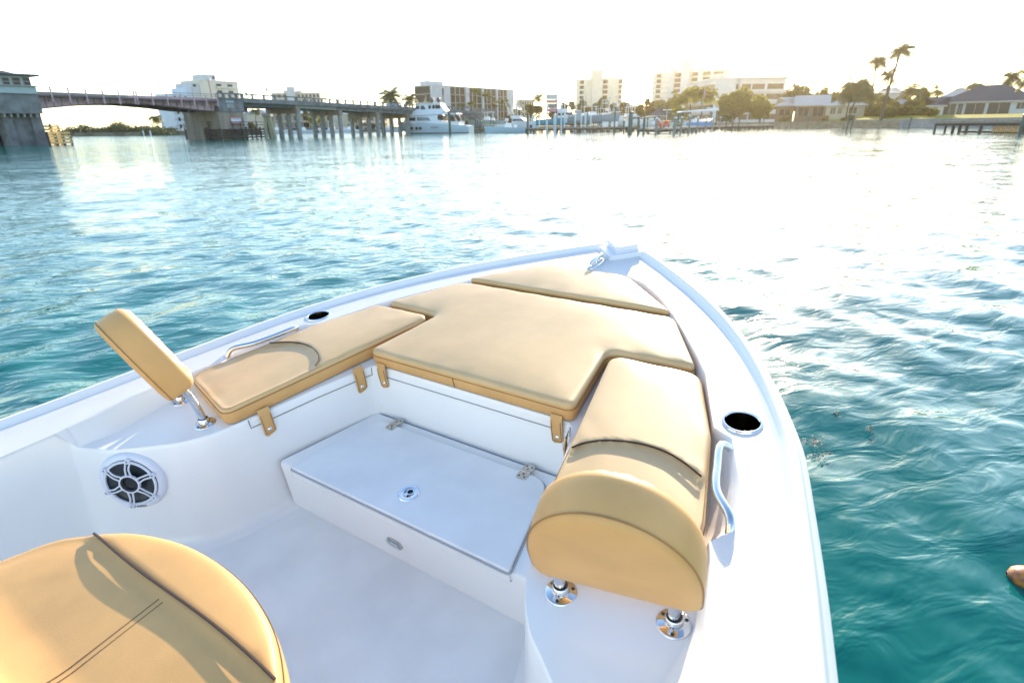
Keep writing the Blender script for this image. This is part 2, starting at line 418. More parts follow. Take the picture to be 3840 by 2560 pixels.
# ---- raised platform with hinged hatch
mb = MB()
pf = 0.848; pw = .552; pb = 1.245
prof = [(pf-.0, FLZ-.02), (pf-.0, PLZ-.03), (pf+.0, PLZ-.012), (pf+.004, PLZ-.004), (pf+.012, PLZ), (pb, PLZ)]
rows = [[(x*1.0 if i < 5 else x*0.80, y, z) for i, (y, z) in enumerate(prof)] for x in (-pw, pw)]
mb.grid(rows); mb.build('step_platform', gel, boat, smooth=True, angle=60)
mb = MB()
lid = rounded([(-.475,pf-.008),(.475,pf-.008),(.455,.93),(.395,1.205),(-.395,1.205),(-.455,.93)], [.012,.012,0,.065,.065,0], 8)
lr = resample(lid, .03)
def inset(poly, d):
    N = len(poly); out = []
    for i in range(N):
        t = (poly[(i+1) % N]-poly[i-1]); t.normalize(); out.append(poly[i]-Vector((t.y, -t.x))*d)
    return out
mb.grid([[(*p, PLZ+.0015) for p in lr+[lr[0]]], [(*p, PLZ+.010) for p in lr+[lr[0]]], [(*p, PLZ+.0135) for p in inset(lr, .0035)+[inset(lr, .0035)[0]]]])
i3 = inset(lr, .0035); flat(mb, i3, [], PLZ+.0135)
mb.box(-.473, .473, pf-.007, pf+.01, PLZ-.032, PLZ+.006)
hatch = mb.build('hatch', gelsole, boat, smooth=True, angle=30)
mb = MB(); g = inset(lr, -.004); mb.tube([(*p, PLZ+.0022) for p in g], .0030, 6, closed=True)
mb.build('seal', softgap, hatch, smooth=True)
mb = MB(); mb.box(-.474, .474, pf-.0035, pf+.002, PLZ-.0365, PLZ-.0325); mb.build('seam', softgap, hatch)
def hinge_mb(x, y, z, rot):
    mb = MB()
    for s in (-1, 1):
        pl = rounded([(-.019, s*.003), (.019, s*.003), (.019, s*.036), (-.019, s*.036)], .008, 4)
        if s < 0: pl = list(reversed(pl))
        mb.prism(pl, 0, .0028)
    mb.tube([(-.019,0,.003), (.019,0,.003)], .0042, 8)
    return mb
for hx in (-.304, .304):
    t = hinge_mb(0,0,0,0); t.v = [(x+hx, y+1.206, z+PLZ+.0138) for x, y, z in t.v]
    h = t.build('hinge', brushed, hatch, smooth=True, angle=30)
    for s in (-1, 1):
        for (a, b) in ((-.010,.026), (.010,.026), (.0,.014)):
            pass
            mb2 = MB(); mb2.lathe([(.0001,.0012),(.0032,.0010),(.0036,0)], 8, (hx+a, 1.206+s*b, PLZ+.0166)); mb2.build('screw_head', darkgrey, h)
# latch
lx, ly, lz = .012, .94, PLZ+.0136
mb = MB(); mb.lathe([(.0165,.001),(.022,.0042),(.0335,.0036),(.0365,.0005),(.0368,0)], 32, (lx, ly, lz)); lat = mb.build('latch', steel, hatch, smooth=True)
mb = MB(); mb.lathe([(.0001,-.001),(.0225,-.001),(.0225,.002)], 24, (lx, ly, lz+.0012)); mb.build('recess', black, lat)
mb = MB(); mb.lathe([(.0095,.0022),(.0102,.005),(.0138,.005),(.0145,.0015)], 20, (lx+.004, ly+.005, lz)); mb.box(lx-.009, lx+.006, ly-.018, ly-.006, lz+.001, lz+.0052); mb.build('pull_ring', steel, lat, smooth=True, angle=30)
# courtesy light in the riser
def stadium(L, r, n=8):
    return [Vector((L/2*s+r*math.cos(a), r*math.sin(a))) for s, a0 in ((1,-PI/2),(-1,PI/2)) for a in [a0+PI*k/n for k in range(n+1)]]
mb = MB()
for L, r, y0, y1 in ((.036,.0165,0,.005),):
    st = stadium(L, r); mb.hexa([(p.x+.0, pf-.001-y0, p.y-.405) for p in st], [(p.x, pf-.001-y1, p.y-.405) for p in st])
cl = mb.build('courtesy_light', brushed, boat, smooth=True, angle=30)
mb = MB(); mb.box(-.022, .022, pf-.0085, pf-.005, -.413, -.397); mb.build('lens', lens, cl)

# ---- locker lid seams in the seat fronts
mb = MB()
def wallpt(i, z, f=.0035):
    a, b = WTm[i], WBmm[i]; t = (Lz-z)/(Lz-FLZ); c = a.lerp(b, max(0, t))-nw[i]*f; return (c.x, c.y, z)
ia = 13*6+2; ib = 16*6+2; ic = 18*6; Nw = len(WTm)
port = list(range(Nw-1-ia, Nw-1-ib-1, -1))
for seq in ([i for i in port], list(range(ia, ib+1))):
    mb.tube([wallpt(seq[0], Lz-.004)]+[wallpt(seq[0], -.085)]+[wallpt(i, -.102) for i in seq]+[wallpt(seq[-1], -.07)], .0016, 5)
mb.tube([wallpt(i, -.104) for i in range(ic, Nw-ic)], .0013, 5)
mb.build('locker_seam', gap, boat)

# ---- cup holders
for cx, cy in CUPS:
    mb = MB(); mb.lathe([(.047,.0005),(.049,.0035),(.052,.0042),(.0565,.0026),(.0575,.0004)], 40, (cx, cy, 0))
    c = mb.build('cup_holder', steel, boat, smooth=True)
    mb = MB(); mb.lathe([(.0485,.002),(.046,-.004),(.044,-.085),(.038,-.092),(.0001,-.092)], 32, (cx, cy, 0)); mb.build('cup', cupdark, c, smooth=True)
# ---- hand rails
for s in (1, -1):
    A = Vector((s*.935, 1.305, -.020)); B = Vector((s*1.0, .995, -.012))
    inb = Vector((-s*.03, 0, .032))
    pts = cr([A, A+Vector((-s*.018,-.004,.022)), A+Vector((-s*.032,-.03,.034)), A.lerp(B,.35)+Vector((-s*.040,0,.032)), A.lerp(B,.65)+Vector((-s*.036,0,.032)), B+Vector((-s*.010,.04,.026)), B+Vector((0,.004,-.012))], 6)
    mb = MB(); mb.tube(pts, 0.0108, 14); hr = mb.build('grab_rail', steel, boat, smooth=True)
    for e in (A, B+Vector((0,.004,-.010))):
        mb = MB(); mb.lathe([(.0125,.006),(.017,.004),(.023,0),(.0235,-.006)], 20, e, ax=(-s*.35,0,1)); mb.build('flange', steel, hr, smooth=True)
# ---- bow cleat
mb = MB(); o = Vector((-.02, 2.45, 0))
mb.v = []; k = 24
rows = []
for r, z in ((1.0,0),(1.0,.006),(.93,.010),(.75,.011),(.001,.011)):
    rows.append([(o.x+.030*r*math.cos(2*PI*i/k), o.y+.082*r*math.sin(2*PI*i/k), z) for i in range(k)])
mb.grid(rows, closed=True); cl = mb.build('cleat', steel, boat, smooth=True, angle=50)
mb = MB()
mb.tube([(o.x,o.y-.08,.024),(o.x,o.y-.05,.029),(o.x,o.y,.030),(o.x,o.y+.05,.029),(o.x,o.y+.08,.024)], [.006,.010,.012,.010,.006], 10)
for dy in (-.028,.028): mb.tube([(o.x,o.y+dy,.008),(o.x,o.y+dy,.028)], [.012,.009], 10)
mb.build('horn', steel, cl, smooth=True)
# ---- trolling motor mounting pad at the stem
def padpoly(cx, cy, w, d, rot, c=.02):
    P = rounded([(-w,-d),(w,-d),(w,d),(-w,d)], c, 3); ca, sa = math.cos(rot), math.sin(rot)
    return [(cx+p.x*ca-p.y*sa, cy+p.x*sa+p.y*ca) for p in P]
mb = MB()
mb.prism(padpoly(.03,2.640,.092,.088,.75,.02), .0, .025)
pd = mb.build('mounting_pad', whiteplast, boat, smooth=True, angle=30)
mb = MB(); mb.prism(padpoly(.035,2.655,.066,.074,.75,.015), .0255, .032); mb.prism(padpoly(.035,2.655,.061,.069,.75,.015), .0325, .056); mb.build('plate', whiteplast, pd, smooth=True, angle=30)
for a, b in ((-.048,-.055),(.048,-.055),(.048,.055),(-.048,.055)):
    mb = MB(); mb.lathe([(.0001,.0012),(.005,.001),(.0055,0)], 8, (.035+a*math.cos(.75)-b*math.sin(.75), 2.655+a*math.sin(.75)+b*math.cos(.75), .0562)); mb.build('bolt_hole', darkgrey, pd)

# ---- speakers in the liner
def speaker(s):
    c = Vector((s*.846, .500, -.190)); n = Vector((-s*.56, -.80, .12)).normalized()
    X = Vector((0,0,1)).cross(n).normalized(); Y = n.cross(X)
    F = Matrix((X, Y, n)).transposed().to_4x4(); F.translation = c
    def put(mb): mb.v = [tuple(F@Vector(p)) for p in mb.v]; return mb
    mb = MB(); mb.lathe([(.112,-.03),(.112,.010),(.108,.022),(.100,.030),(.090,.031),(.087,.026),(.085,.01)], 48)
    sp = put(mb).build('speaker', whiteplast, boat, smooth=True, angle=40)
    mb = MB(); mb.lathe([(.088,.024),(.078,.027),(.070,.024),(.030,.017),(.0001,.017)], 40); put(mb).build('cone', darkgrey, sp, smooth=True)
    mb = MB(); mb.lathe([(.079,.034),(.081,.038),(.086,.038),(.088,.033)], 48)
    for k in range(6):
        a = k*PI/3+.25
        for d in (-1, 1):
            p0 = Vector((math.cos(a+d*.30)*.030, math.sin(a+d*.30)*.030, .040)); p1 = Vector((math.cos(a+d*.10+.10)*.058, math.sin(a+d*.10+.10)*.058, .041)); p2 = Vector((math.cos(a+d*.085+.04)*.086, math.sin(a+d*.085+.04)*.086, .037))
            mb.tube(cr([p0, p1, p2], 4), .0030, 6)
        mb.lathe([(.004,.0415),(.0045,.044),(.008,.044),(.009,.034)], 12, (math.cos(a+.04)*.090, math.sin(a+.04)*.090, 0))
    mb.lathe([(.029,.034),(.030,.043),(.0345,.043),(.036,.036)], 32)
    put(mb).build('grille', whiteplast, sp, smooth=True, angle=50)
    mb = MB(); mb.lathe([(.0001,.030),(.020,.032),(.024,.040),(.030,.041),(.0305,.03)], 32)
    for a in (.25+.04, .25+PI+.04):
        ca, sa = math.cos(a), math.sin(a)
        mb.hexa([(ca*.028-sa*w, sa*.028+ca*w, .030) for w in (-.007,.007)]+[(ca*.083-sa*w, sa*.083+ca*w, .028) for w in (.005,-.005)],
                [(ca*.028-sa*w, sa*.028+ca*w, .038) for w in (-.007,.007)]+[(ca*.083-sa*w, sa*.083+ca*w, .035) for w in (.005,-.005)])
    put(mb).build('tweeter', black, sp, smooth=True, angle=40)
    # maker's lettering under the grille
    cu = bpy.data.curves.new('maker_lettering', 'FONT'); cu.body = 'JL AUDIO'; cu.size = .011; cu.align_x = 'CENTER'; cu.extrude = .0004
    to = bpy.data.objects.new('maker_lettering', cu); COL.objects.link(to); to.data.materials.append(black)
    bpy.context.view_layer.update(); me_ = bpy.data.meshes.new_from_object(to); bpy.data.objects.remove(to); to = bpy.data.objects.new('maker_lettering', me_); COL.objects.link(to)
    to.parent = sp; to.matrix_local = F@Matrix.Translation((0.0, -.100, .0312)); to['label'] = 'small dark lettering on the speaker rim'
speaker(-1); speaker(1)

# ---- cushions
def cushion(mb, outline, zb, zt, r=.014, crown=.006, zfun=None, step=.03):
    O = resample(outline, .02)
    area = sum(O[i].x*O[(i+1) % len(O)].y-O[(i+1) % len(O)].x*O[i].y for i in range(len(O)))
    if area < 0: O.reverse()
    rings = [O]; extra = []
    for d in (.004, .009, .016, .028):
        I = inset(O, d); P = np.array([[p.x, p.y] for p in I]); D = seg_dist(P, O)
        extra += [(P[i][0], P[i][1]) for i in range(0, len(P), 1) if D[i] > d*.93 and inside(O, P[i][0], P[i][1])]
    xs = [p.x for p in O]; ys = [p.y for p in O]
    G = np.array([[x, y] for x in np.arange(min(xs), max(xs), step) for y in np.arange(min(ys), max(ys), step)])
    D = seg_dist(G, O); extra += [(G[i][0], G[i][1]) for i in range(len(G)) if D[i] > .038 and inside(O, G[i][0], G[i][1])]
    v, f = cdt(O, [], extra)
    V = np.array([[p[0], p[1]] for p in v]); D = seg_dist(V, O)
    z = []
    for (x, y), d in zip(V, D):
        dd = min(d, r); h = zt-r+math.sqrt(max(0, r*r-(r-dd)**2)); h += crown*min(1, max(0, (d-r)/.10))**.6
        h += .0022*math.sin(9*x+3*y)*math.sin(7*y-2*x+1)*min(1, d/.05)
        h += .0016*math.sin(40*x+25*y+3*math.sin(11*y))*math.exp(-d/.035)*min(1, d/.01)
        if zfun: h += zfun(x, y, d)
        z.append(h)
    mb.add([(V[i][0], V[i][1], z[i]) for i in range(len(V))], f)
    nb = len(O)
    rows = [[(p.x, p.y, zt-r) for p in O]]
    bul = inset(O, -.003)
    rows.append([(p.x, p.y, (zt+zb)/2) for p in bul]); rows.append([(p.x, p.y, zb+.006) for p in O]); rows.append([(p.x, p.y, zb) for p in inset(O, .006)])
    mb.cur = 1; mb.grid(rows, closed=True); mb.cur = 0
    return O
def seam_ring(O, z, r=.0013, d=-.0016):
    mb = MB(); mb.tube([(p.x, p.y, z) for p in inset(O, d)], r, 5, closed=True); return mb
def strap(parent, p, n, org, L=.098, w=.021):
    """snap strap hanging from p; n = outward normal (x,y)"""
    t = Vector((n.y, -n.x)); mb = MB(); rows = []
    for k, (dz, o) in enumerate(((.012,.002),(0,.006),(-.3*L,.010),(-.65*L,.009),(-L*.92,.006),(-L,.006))):
        ww = w*(1.0 if k < 5 else .62)
        rows.append([(p[0]+t.x*s*ww+n.x*(o+e), p[1]+t.y*s*ww+n.y*(o+e), p[2]+dz-(.004*s if k > 3 else 0)) for s, e in ((-1,0),(-1,.003),(1,.003),(1,0))])
    mb.grid(rows, closed=True)
    mb.add([rows[-1][0], rows[-1][1], rows[-1][2], rows[-1][3]], [(0,1,2,3)])
    s = mb.build("strap", vinyl_side, parent, org)
    mb = MB(); c = Vector((p[0]+n.x*.010, p[1]+n.y*.010, p[2]-L*.76)); mb.lathe([(.0001,.0045),(.005,.004),(.0075,.002),(.0078,0)], 14, c, ax=(n.x, n.y, .1)); mb.build('snap', steel, s, org, smooth=True)
    mb = MB(); e = .0035
    pts = [(p[0]+t.x*a+n.x*(.0145-.003*(b < -.8*L)), p[1]+t.y*a+n.y*(.0145-.003*(b < -.8*L)), p[2]+b) for a, b in ((-w*.8,-.1*L),(-w*.8,-.35*L),(-w*.8,-.9*L),(w*.75,-.92*L),(w*.8,-.35*L),(w*.8,-.1*L))]
    mb.tube(pts, .0008, 4); mb.build('stitching', thread, s, org)
ZT, ZB = .006, -.062
# centre filler
org = (0, 1.7, Lz)
cc = bthing('centre_cushion', 'large T-shaped tan vinyl sun pad filling the bow between the side seats', 'cushion', org, 'tan bow cushions')
half = [(.0,1.286),(.452,1.286),(.395,1.655),(.722,1.668),(.532,2.006),(0,2.022)]
pts = half[:-1]+[(-x, y) for x, y in reversed(half[1:])]
pts = [(0,1.286),(.452,1.286),(.40,1.655),(.722,1.668),(.532,2.006),(-.532,2.006),(-.722,1.668),(-.40,1.655),(-.452,1.286)]
out = rounded(pts, [0,.035,.05,.04,.05,.05,.04,.05,.035], 7)
mb = MB(); O = cushion(mb, out, ZB, ZT, r=.015, crown=.005); mb.build('pad', [vinyl, vinyl_side], cc, org, smooth=True, angle=50)
seam_ring(O, ZT-.024).build('seam', thread, cc, org); seam_ring(O, ZT-.0062, .0010, .0045).build('top_stitch', thread2, cc, org)
mb = MB(); mb.tube([(-.03,1.2825,ZT-.022),(-.030,1.2815,-.03),(-.026,1.283,ZB+.008)], .0011, 5); mb.build('seam', thread, cc, org)
strap(cc, (-.392,1.284,ZB+.008), Vector((0,-1)), org); strap(cc, (.395,1.284,ZB+.008), Vector((0,-1)), org)
# forward cushion
org = (0, 2.2, Lz)
cc = bthing('forward_cushion', 'trapezoid tan vinyl cushion ahead of the T-shaped pad, nearest the bow cleat', 'cushion', org, 'tan bow cushions')
out = rounded([(-.52,2.045),(.50,2.045),(.19,2.345),(-.25,2.345)][::1], [.035,.035,.05,.05], 7)
out = rounded([(-.525,2.042),(.505,2.042),(.185,2.343),(-.255,2.343)], [.03,.03,.06,.06], 7)
mb = MB(); O = cushion(mb, out, ZB, ZT+.004, r=.010, crown=.004); mb.build('pad', [vinyl, vinyl_side], cc, org, smooth=True, angle=50)
seam_ring(O, ZT-.016).build('seam', thread, cc, org)
# side cushions
for s, lab in ((-1, 'long tan vinyl cushion on the port seat, under the backrest seen edge-on'), (1, 'long tan vinyl cushion on the starboard seat, beside the right-hand cup holder')):
    org = (s*.75, 1.2, Lz)
    cc = bthing('side_cushion', lab, 'cushion', org, 'tan bow cushions')
    pts = [(s*.425,1.632),(s*.745,1.632),(s*.865,1.33),(s*.942,1.01),(s*.962,.835),(s*.606,.745)]
    out = rounded(pts, [.06,.05,0,0,.05,.045], 7)
    arc = [(.546,1.10),(.57,1.135),(.62,1.172),(.70,1.198),(.775,1.198),(.835,1.178),(.892,1.145)]
    def zf(x, y, d, s=s):
        ax = abs(x); ya = np.interp(ax, [a[0] for a in arc], [a[1] for a in arc])
        return -.0085*min(1, max(0, (ya-y)/.010))*min(1, d/.02)
    mb = MB(); O = cushion(mb, out, ZB, ZT, r=.014, crown=.0045, zfun=zf, step=.014); mb.build('pad', [vinyl, vinyl_side], cc, org, smooth=True, angle=50)
    seam_ring(O, ZT-.020).build('seam', thread, cc, org); seam_ring(O, ZT-.0052, .0010, .0045).build('top_stitch', thread2, cc, org)
    mb = MB(); mb.tube([(s*x, y, ZT+.0035) for x, y in [tuple(p) for p in cr([Vector(a) for a in arc], 5)]], .0030, 6); mb.build('piping', piping, cc, org, smooth=True)
    d = Vector((-.606+.425, .745-1.632)).normalized()
    for tt in (.14, .93) if s < 0 else (.9,):
        a = Vector((s*.592,.80)).lerp(Vector((s*.462,1.255)), tt)
        nn = Vector((-s*.96, -.27)).normalized(); strap(cc, (a.x, a.y, ZB+.004), nn, org)
# backrests
def backrest(s, lab):
    base = Vector((s*.841, .764, .095)); ya = .205; lean = .311; W, H, T = .325, .295, .088; h1 = .23*H
    u = Vector((math.cos(ya)*s, math.sin(ya), 0)); n = Vector((-math.sin(ya)*s, math.cos(ya), 0)); Zv = Vector((0,0,1))
    up = Zv*math.cos(lean)-n*math.sin(lean); nf = n*math.cos(lean)+Zv*math.sin(lean)
    org = tuple(base+Vector((0,0,-.16)))
    t = bthing('seat_backrest', lab, 'backrest', org, 'bow seat backrests')
    D = rounded([(-W/2+.012,0),(W/2-.012,0)], 0)
    D = [Vector((-W/2,0)), Vector((W/2,0))]+[Vector((W/2*math.cos(a), h1+(H-h1)*math.sin(a))) for a in [PI*k/30 for k in range(31)]]
    D = rounded([tuple(p) for p in D], [.03,.03]+[0]*31, 6); D = resample(D, .012)
    cen = Vector((0, H*.45))
    def P(p, d, k): q = cen+(p-cen)*k; return base+u*q.x+up*q.y+nf*d
    mb = MB()
    prof = [(-T-.010,.0005),(-T-.010,.02),(-T-.010,.4),(-T-.008,.78),(-T-.004,.93),(-T+.002,.985),(-T+.012,1.0),(-T*.5,1.012),(-.012,1.0),(-.003,.985),(.003,.95)]
    mb.cur = 1
    mb.grid([[P(p, d, k) for p in D] for d, k in prof], closed=True)
    # quilted front
    mb.cur = 0
    I = [cen+(p-cen)*.95 for p in D]; xs = [p.x for p in I]; ys = [p.y for p in I]
    G = np.array([[x, y] for x in np.arange(min(xs), max(xs), .007) for y in np.arange(min(ys), max(ys), .007)]); DD = seg_dist(G, I)
    ex = [(G[i][0], G[i][1]) for i in range(len(G)) if DD[i] > .005 and inside(I, G[i][0], G[i][1])]
    v, f = cdt(I, [], ex); V = np.array([[p[0], p[1]] for p in v]); DD = seg_dist(V, I); q = .052
    pts = []
    for (x, y), d in zip(V, DD):
        a = abs(math.sin(PI*(x+y*.75)/q)); b = abs(math.sin(PI*(x-y*.75)/q)); k = min(1, d/.02)
        pts.append(base+u*x+up*y+nf*(.003+.010*k+.006*min(1, 1.6*min(a, b))**.7*k))
    mb.add(pts, f)
    mb.build('pad', [vinyl, vinyl_side], t, org, smooth=True, angle=60)
    mb = MB()
    mb.tube([P(p, -T+.006, 1.004) for p in D], .0014, 5, closed=True)
    mb.build('seam', thread2, t, org)
    mb = MB()
    for sg in (1, -1):
        for k in range(-9, 10):
            line = []
            for j in range(60):
                y = -.02+j*.0056; x = k*q-sg*y*.75
                if inside(I, x, y) and inside(I, x*1.14, y*1.10+.004): line.append(base+u*x+up*y+nf*.0138)
                elif len(line) > 2: break
            if len(line) > 2: mb.tube(line, .0010, 4)
    mb.build('quilting', thread, t, org)
    for e in (-.5, .5):
        # post with a foot plate
        f0 = base+u*(.245*e)+Vector((0,0,Lz-.095)); f0.y += .0
        f0 = Vector((s*(.713 if e < 0 else .953), .722 if e < 0 else .768, Lz))
        top = base+u*(.245*e)+up*.05-nf*(T*.45)
        pts = cr([f0, f0+Vector((0,0,.07)), f0+Vector((0,0,.10)).lerp(top-f0, .25), top], 5)
        pts = cr([f0+Vector((0,0,0)), f0+Vector((0,-.002,.05)), f0.lerp(top,.62)+n*.012, top], 5)
        mb = MB(); mb.tube(pts, .0128, 14); po = mb.build('post', steel, t, org, smooth=True)
        mb = MB(); mb.lathe([(.0165,.024),(.0185,.022),(.0190,.006),(.021,.0045),(.034,.0035),(.0365,.001),(.0365,0)], 32, f0); mb.lathe([(.0001,.012),(.004,.012),(.004,0)], 8, f0+Vector((s*-.0,-.019,.010)), ax=(0,-1,0))
        mb.build('foot_plate', steel, po, org, smooth=True, angle=50)
        for k in range(3):
            mb = MB(); a = PI/2*3+k*2*PI/3+.2; mb.lathe([(.0001,.0016),(.0035,.0014),(.0048,.0)], 8, f0+Vector((.0275*math.cos(a), .0275*math.sin(a), .0038))); mb.build('screw', darkgrey, po, org)
backrest(-1, 'tan backrest seen edge-on with its quilted face, over the left-hand seat')
backrest(1, 'tan padded backrest on two steel posts, seen from behind on the starboard seat')

# ---- console seat, bottom left
cs = bthing('console_seat', 'wide tan vinyl console seat cushion in the lower left corner', 'seat', (0, 0, FLZ))
org = (0, 0, FLZ); zt = .02
xs = [-.56,-.535,-.47,-.40,-.28,-.14,0,.14,.28,.40,.47,.535,.56]; ys = [-.10,.02,.165,.235,.305,.345,.357,.345,.305,.235,.165,.02,-.10]
edge = cr([Vector((x, y)) for x, y in zip(xs, ys)], 5)
poly = [Vector((-.56,-.35))]+edge+[Vector((.56,-.35))]; poly.reverse()
def zf(x, y, d):
    fold = .03*min(1, max(0, (.05-y)/.12))**1.5+.28*max(0, -y-.03)
    return -.011*min(1, max(0, (.243-y)/.012))*min(1, d/.02)+fold
mb = MB(); O = cushion(mb, poly, zt-.10, zt, r=.022, crown=.010, zfun=zf, step=.0125)
mb.build('pad', [vinyl_side, vinyl_side], cs, org, smooth=True, angle=60)
seam_ring(O, zt-.026, .0016).build('seam', thread, cs, org)
mb = MB(); mb.tube([(x, .245+.004*math.sin(9*x), zt+.0105-.014*(abs(x)/.38)**8) for x in np.linspace(-.372,.372,40)], .0036, 6); mb.build('piping', piping, cs, org, smooth=True)
for dx in (-.008, .008):
    mb = MB(); mb.tube([(dx-.004, y, zt-.0005+zf(0, y, 1)+.0107-.0+.0 if False else zt+.010+zf(0, y, 1)+.0006) for y in np.linspace(.229,-.25,40)], .0012, 4); mb.build('stitching', thread, cs, org)
mb = MB()
base_ = rounded([(-.50,-.45),(.50,-.45),(.50,.10),(.36,.20),(.15,.255),(-.15,.255),(-.36,.20),(-.50,.10)], .06, 5)
mb.prism(base_, FLZ, zt-.099); mb.build('seat_box', gel, cs, org, smooth=True, angle=40)
# ================================================================ materials of the far shore
conc = mat('weathered_concrete', (0.16,0.17,0.18), 0.85, var=0.25, vscale=0.8, detail=6, bump=0.3, bscale=4)
conc_tan = mat('stained_concrete', (0.25,0.215,0.18), 0.85, var=0.22, vscale=0.7, detail=6, stretch=(1,1,.25))
conc_lt = mat('pale_concrete', (0.27,0.28,0.27), 0.8, var=0.1, vscale=1.5)
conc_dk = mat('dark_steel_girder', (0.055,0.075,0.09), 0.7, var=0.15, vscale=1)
mauve = mat('mauve_paint', (0.48,0.34,0.37), 0.6, var=0.1, vscale=1.2)
mauve_dk = mat('mauve_edge', (0.13,0.10,0.12), 0.7)
tealwhite = mat('house_paint', (0.34,0.42,0.45), 0.6, var=0.05)
roofgrey = mat('roof_grey', (0.10,0.10,0.115), 0.8, spec=0.08, var=0.12, vscale=2.5)
roofwhite = mat('roof_white', (0.44,0.42,0.39), 0.6, var=0.06)
roofblue = mat('roof_blue_grey', (0.24,0.33,0.45), 0.6, var=0.08)
cream = mat('cream_stucco', (0.64,0.60,0.50), 0.8, var=0.05, vscale=.3)
white = mat('white_stucco', (0.50,0.52,0.54), 0.8, var=0.05, vscale=.3)
bluewhite = mat('blue_white_stucco', (0.52,0.60,0.66), 0.8, var=0.05, vscale=.3)
beige = mat('beige_stucco', (0.46,0.42,0.33), 0.8, var=0.08, vscale=.3)
brownwall = mat('brown_siding', (0.20,0.14,0.10), 0.8, var=0.1, vscale=2)
glass = mat('window_glass', (0.03,0.04,0.05), 0.2, spec=0.3)
glass2 = mat('tinted_glass', (0.02,0.022,0.025), 0.4, spec=0.15)
screen_ = mat('porch_screen', (0.07,0.065,0.06), 0.7)
timber = mat('dark_timber', (0.055,0.045,0.04), 0.85, var=0.35, vscale=3, stretch=(1,1,.2))
timber_lt = mat('sun_glow_timber', (0.66,0.42,0.17), 0.8, var=0.2, vscale=4)  # yellow glow of the sun on the fender planks put into the colour
decking = mat('dock_boards', (0.24,0.21,0.18), 0.8, var=0.2, vscale=3)
pile_gr = mat('green_piling', (0.06,0.10,0.09), 0.7, var=0.25, vscale=2)
pile_wh = mat('sleeved_piling', (0.42,0.55,0.60), 0.5, var=0.08, vscale=1)
grass = mat('lawn_grass', (0.38,0.33,0.02), 0.9, var=0.25, vscale=1.5, trans=0.25)
earth = mat('shore_ground', (0.16,0.14,0.10), 0.95, var=0.3, vscale=.2)
LV = {n: mat(n, c, 0.6, var=0.45, vscale=v, trans=t) for n, c, v, t in [
    ('leaf_mangrove', (0.040,0.055,0.02), .5, .18), ('leaf_palm', (0.06,0.075,0.02), .9, .28), ('leaf_yellowgreen', (0.12,0.13,0.006), .7, .5),
    ('leaf_dark', (0.035,0.05,0.022), .6, .25), ('leaf_mid', (0.08,0.088,0.018), .6, .4)]}
bark = mat('bark', (0.07,0.06,0.05), 0.9, var=0.2, vscale=3)
bark_lt = mat('palm_bark', (0.22,0.20,0.17), 0.9, var=0.2, vscale=3)

# ================================================================ land
LAND = [(-900,420),(-300,250),(-190,232),(-120,213),(-100,232),(-86,262),(-40,268),(-6,250),(18,238),(42,205),(62,178),(86,163.5),(100,152),(112.5,142),(150,112),(420,20),(900,0),(900,1250),(-900,1250)]
mb = MB(); v, f = cdt([Vector(p) for p in LAND]); mb.add([(p[0], p[1], 1.15) for p in v], f)
for i in range(15):
    a, b = LAND[i], LAND[i+1]; mb.add([(a[0],a[1],1.15),(b[0],b[1],1.15),(b[0],b[1],-1),(a[0],a[1],-1)], [(0,1,2,3)])
tag(mb.build('ground', earth), kind='structure')
# lawn behind the grey seawall, rising to the house
lw = [ground(3205,479), ground(3400,478), ground(3700,476), ground(3900,475)]
mb = MB(); rows = []
for p in lw:
    d = Vector((p.x, p.y, 0)).normalized(); rows.append([tuple(p+d*.3+Vector((0,0,1.90))), tuple(p+d*8+Vector((0,0,2.75))), tuple(p+d*22+Vector((0,0,2.9))), tuple(p+d*70+Vector((0,0,2.9)))])
mb.grid(rows); tag(mb.build('lawn', grass, smooth=True), kind='structure')
p0 = ground(3100,479.5); p1 = ground(3205,479)
mb = MB(); d = Vector((p0.x, p0.y, 0)).normalized()
mb.add([tuple(p0+d*2+Vector((0,0,1.5))), tuple(p1+d*2+Vector((0,0,1.5))), tuple(p1+d*14+Vector((0,0,2.1))), tuple(p0+d*14+Vector((0,0,2.1)))], [(0,1,2,3)])
tag(mb.build('side_lawn', grass), kind='structure')
def wall_thing(name, label, cat, pts, h, th, m_, panels=0.0, m2=None):
    t = thing(name, label, cat, tuple(pts[0]))
    o = tuple(pts[0]); mb = MB(); mb2 = MB()
    for a, b in zip(pts, pts[1:]):
        dd = (b-a); dd.z = 0; L = dd.length; dd.normalize(); nn = Vector((dd.y, -dd.x, 0))
        if nn.dot(a) > 0: nn = -nn
        c = [a, b, b-nn*th, a-nn*th]; mb.hexa([(p.x,p.y,-1) for p in c], [(p.x,p.y,h) for p in c])
        c = [a+nn*.12, b+nn*.12, b-nn*(th+.05), a-nn*(th+.05)]; mb2.hexa([(p.x,p.y,h+.003) for p in c], [(p.x,p.y,h+.22) for p in c])
        if panels:
            k = int(L/panels)
            for i in range(k+1):
                q = a+dd*(i*panels); c = [q+nn*.22, q+dd*.55+nn*.22, q+dd*.55+nn*.003, q+nn*.003]; mb.hexa([(p.x,p.y,-1) for p in c], [(p.x,p.y,h-.25) for p in c])
    mb.build('panels', m_, t, o); mb2.build('cap', m2 or m_, t, o); return t
wall_thing('seawall', 'pale blue-grey concrete seawall with ribs below the bright lawn', 'seawall', lw, 1.75, .5, mat('blue_concrete', (0.24,0.26,0.27), .8, var=.15, vscale=.6), 2.6)
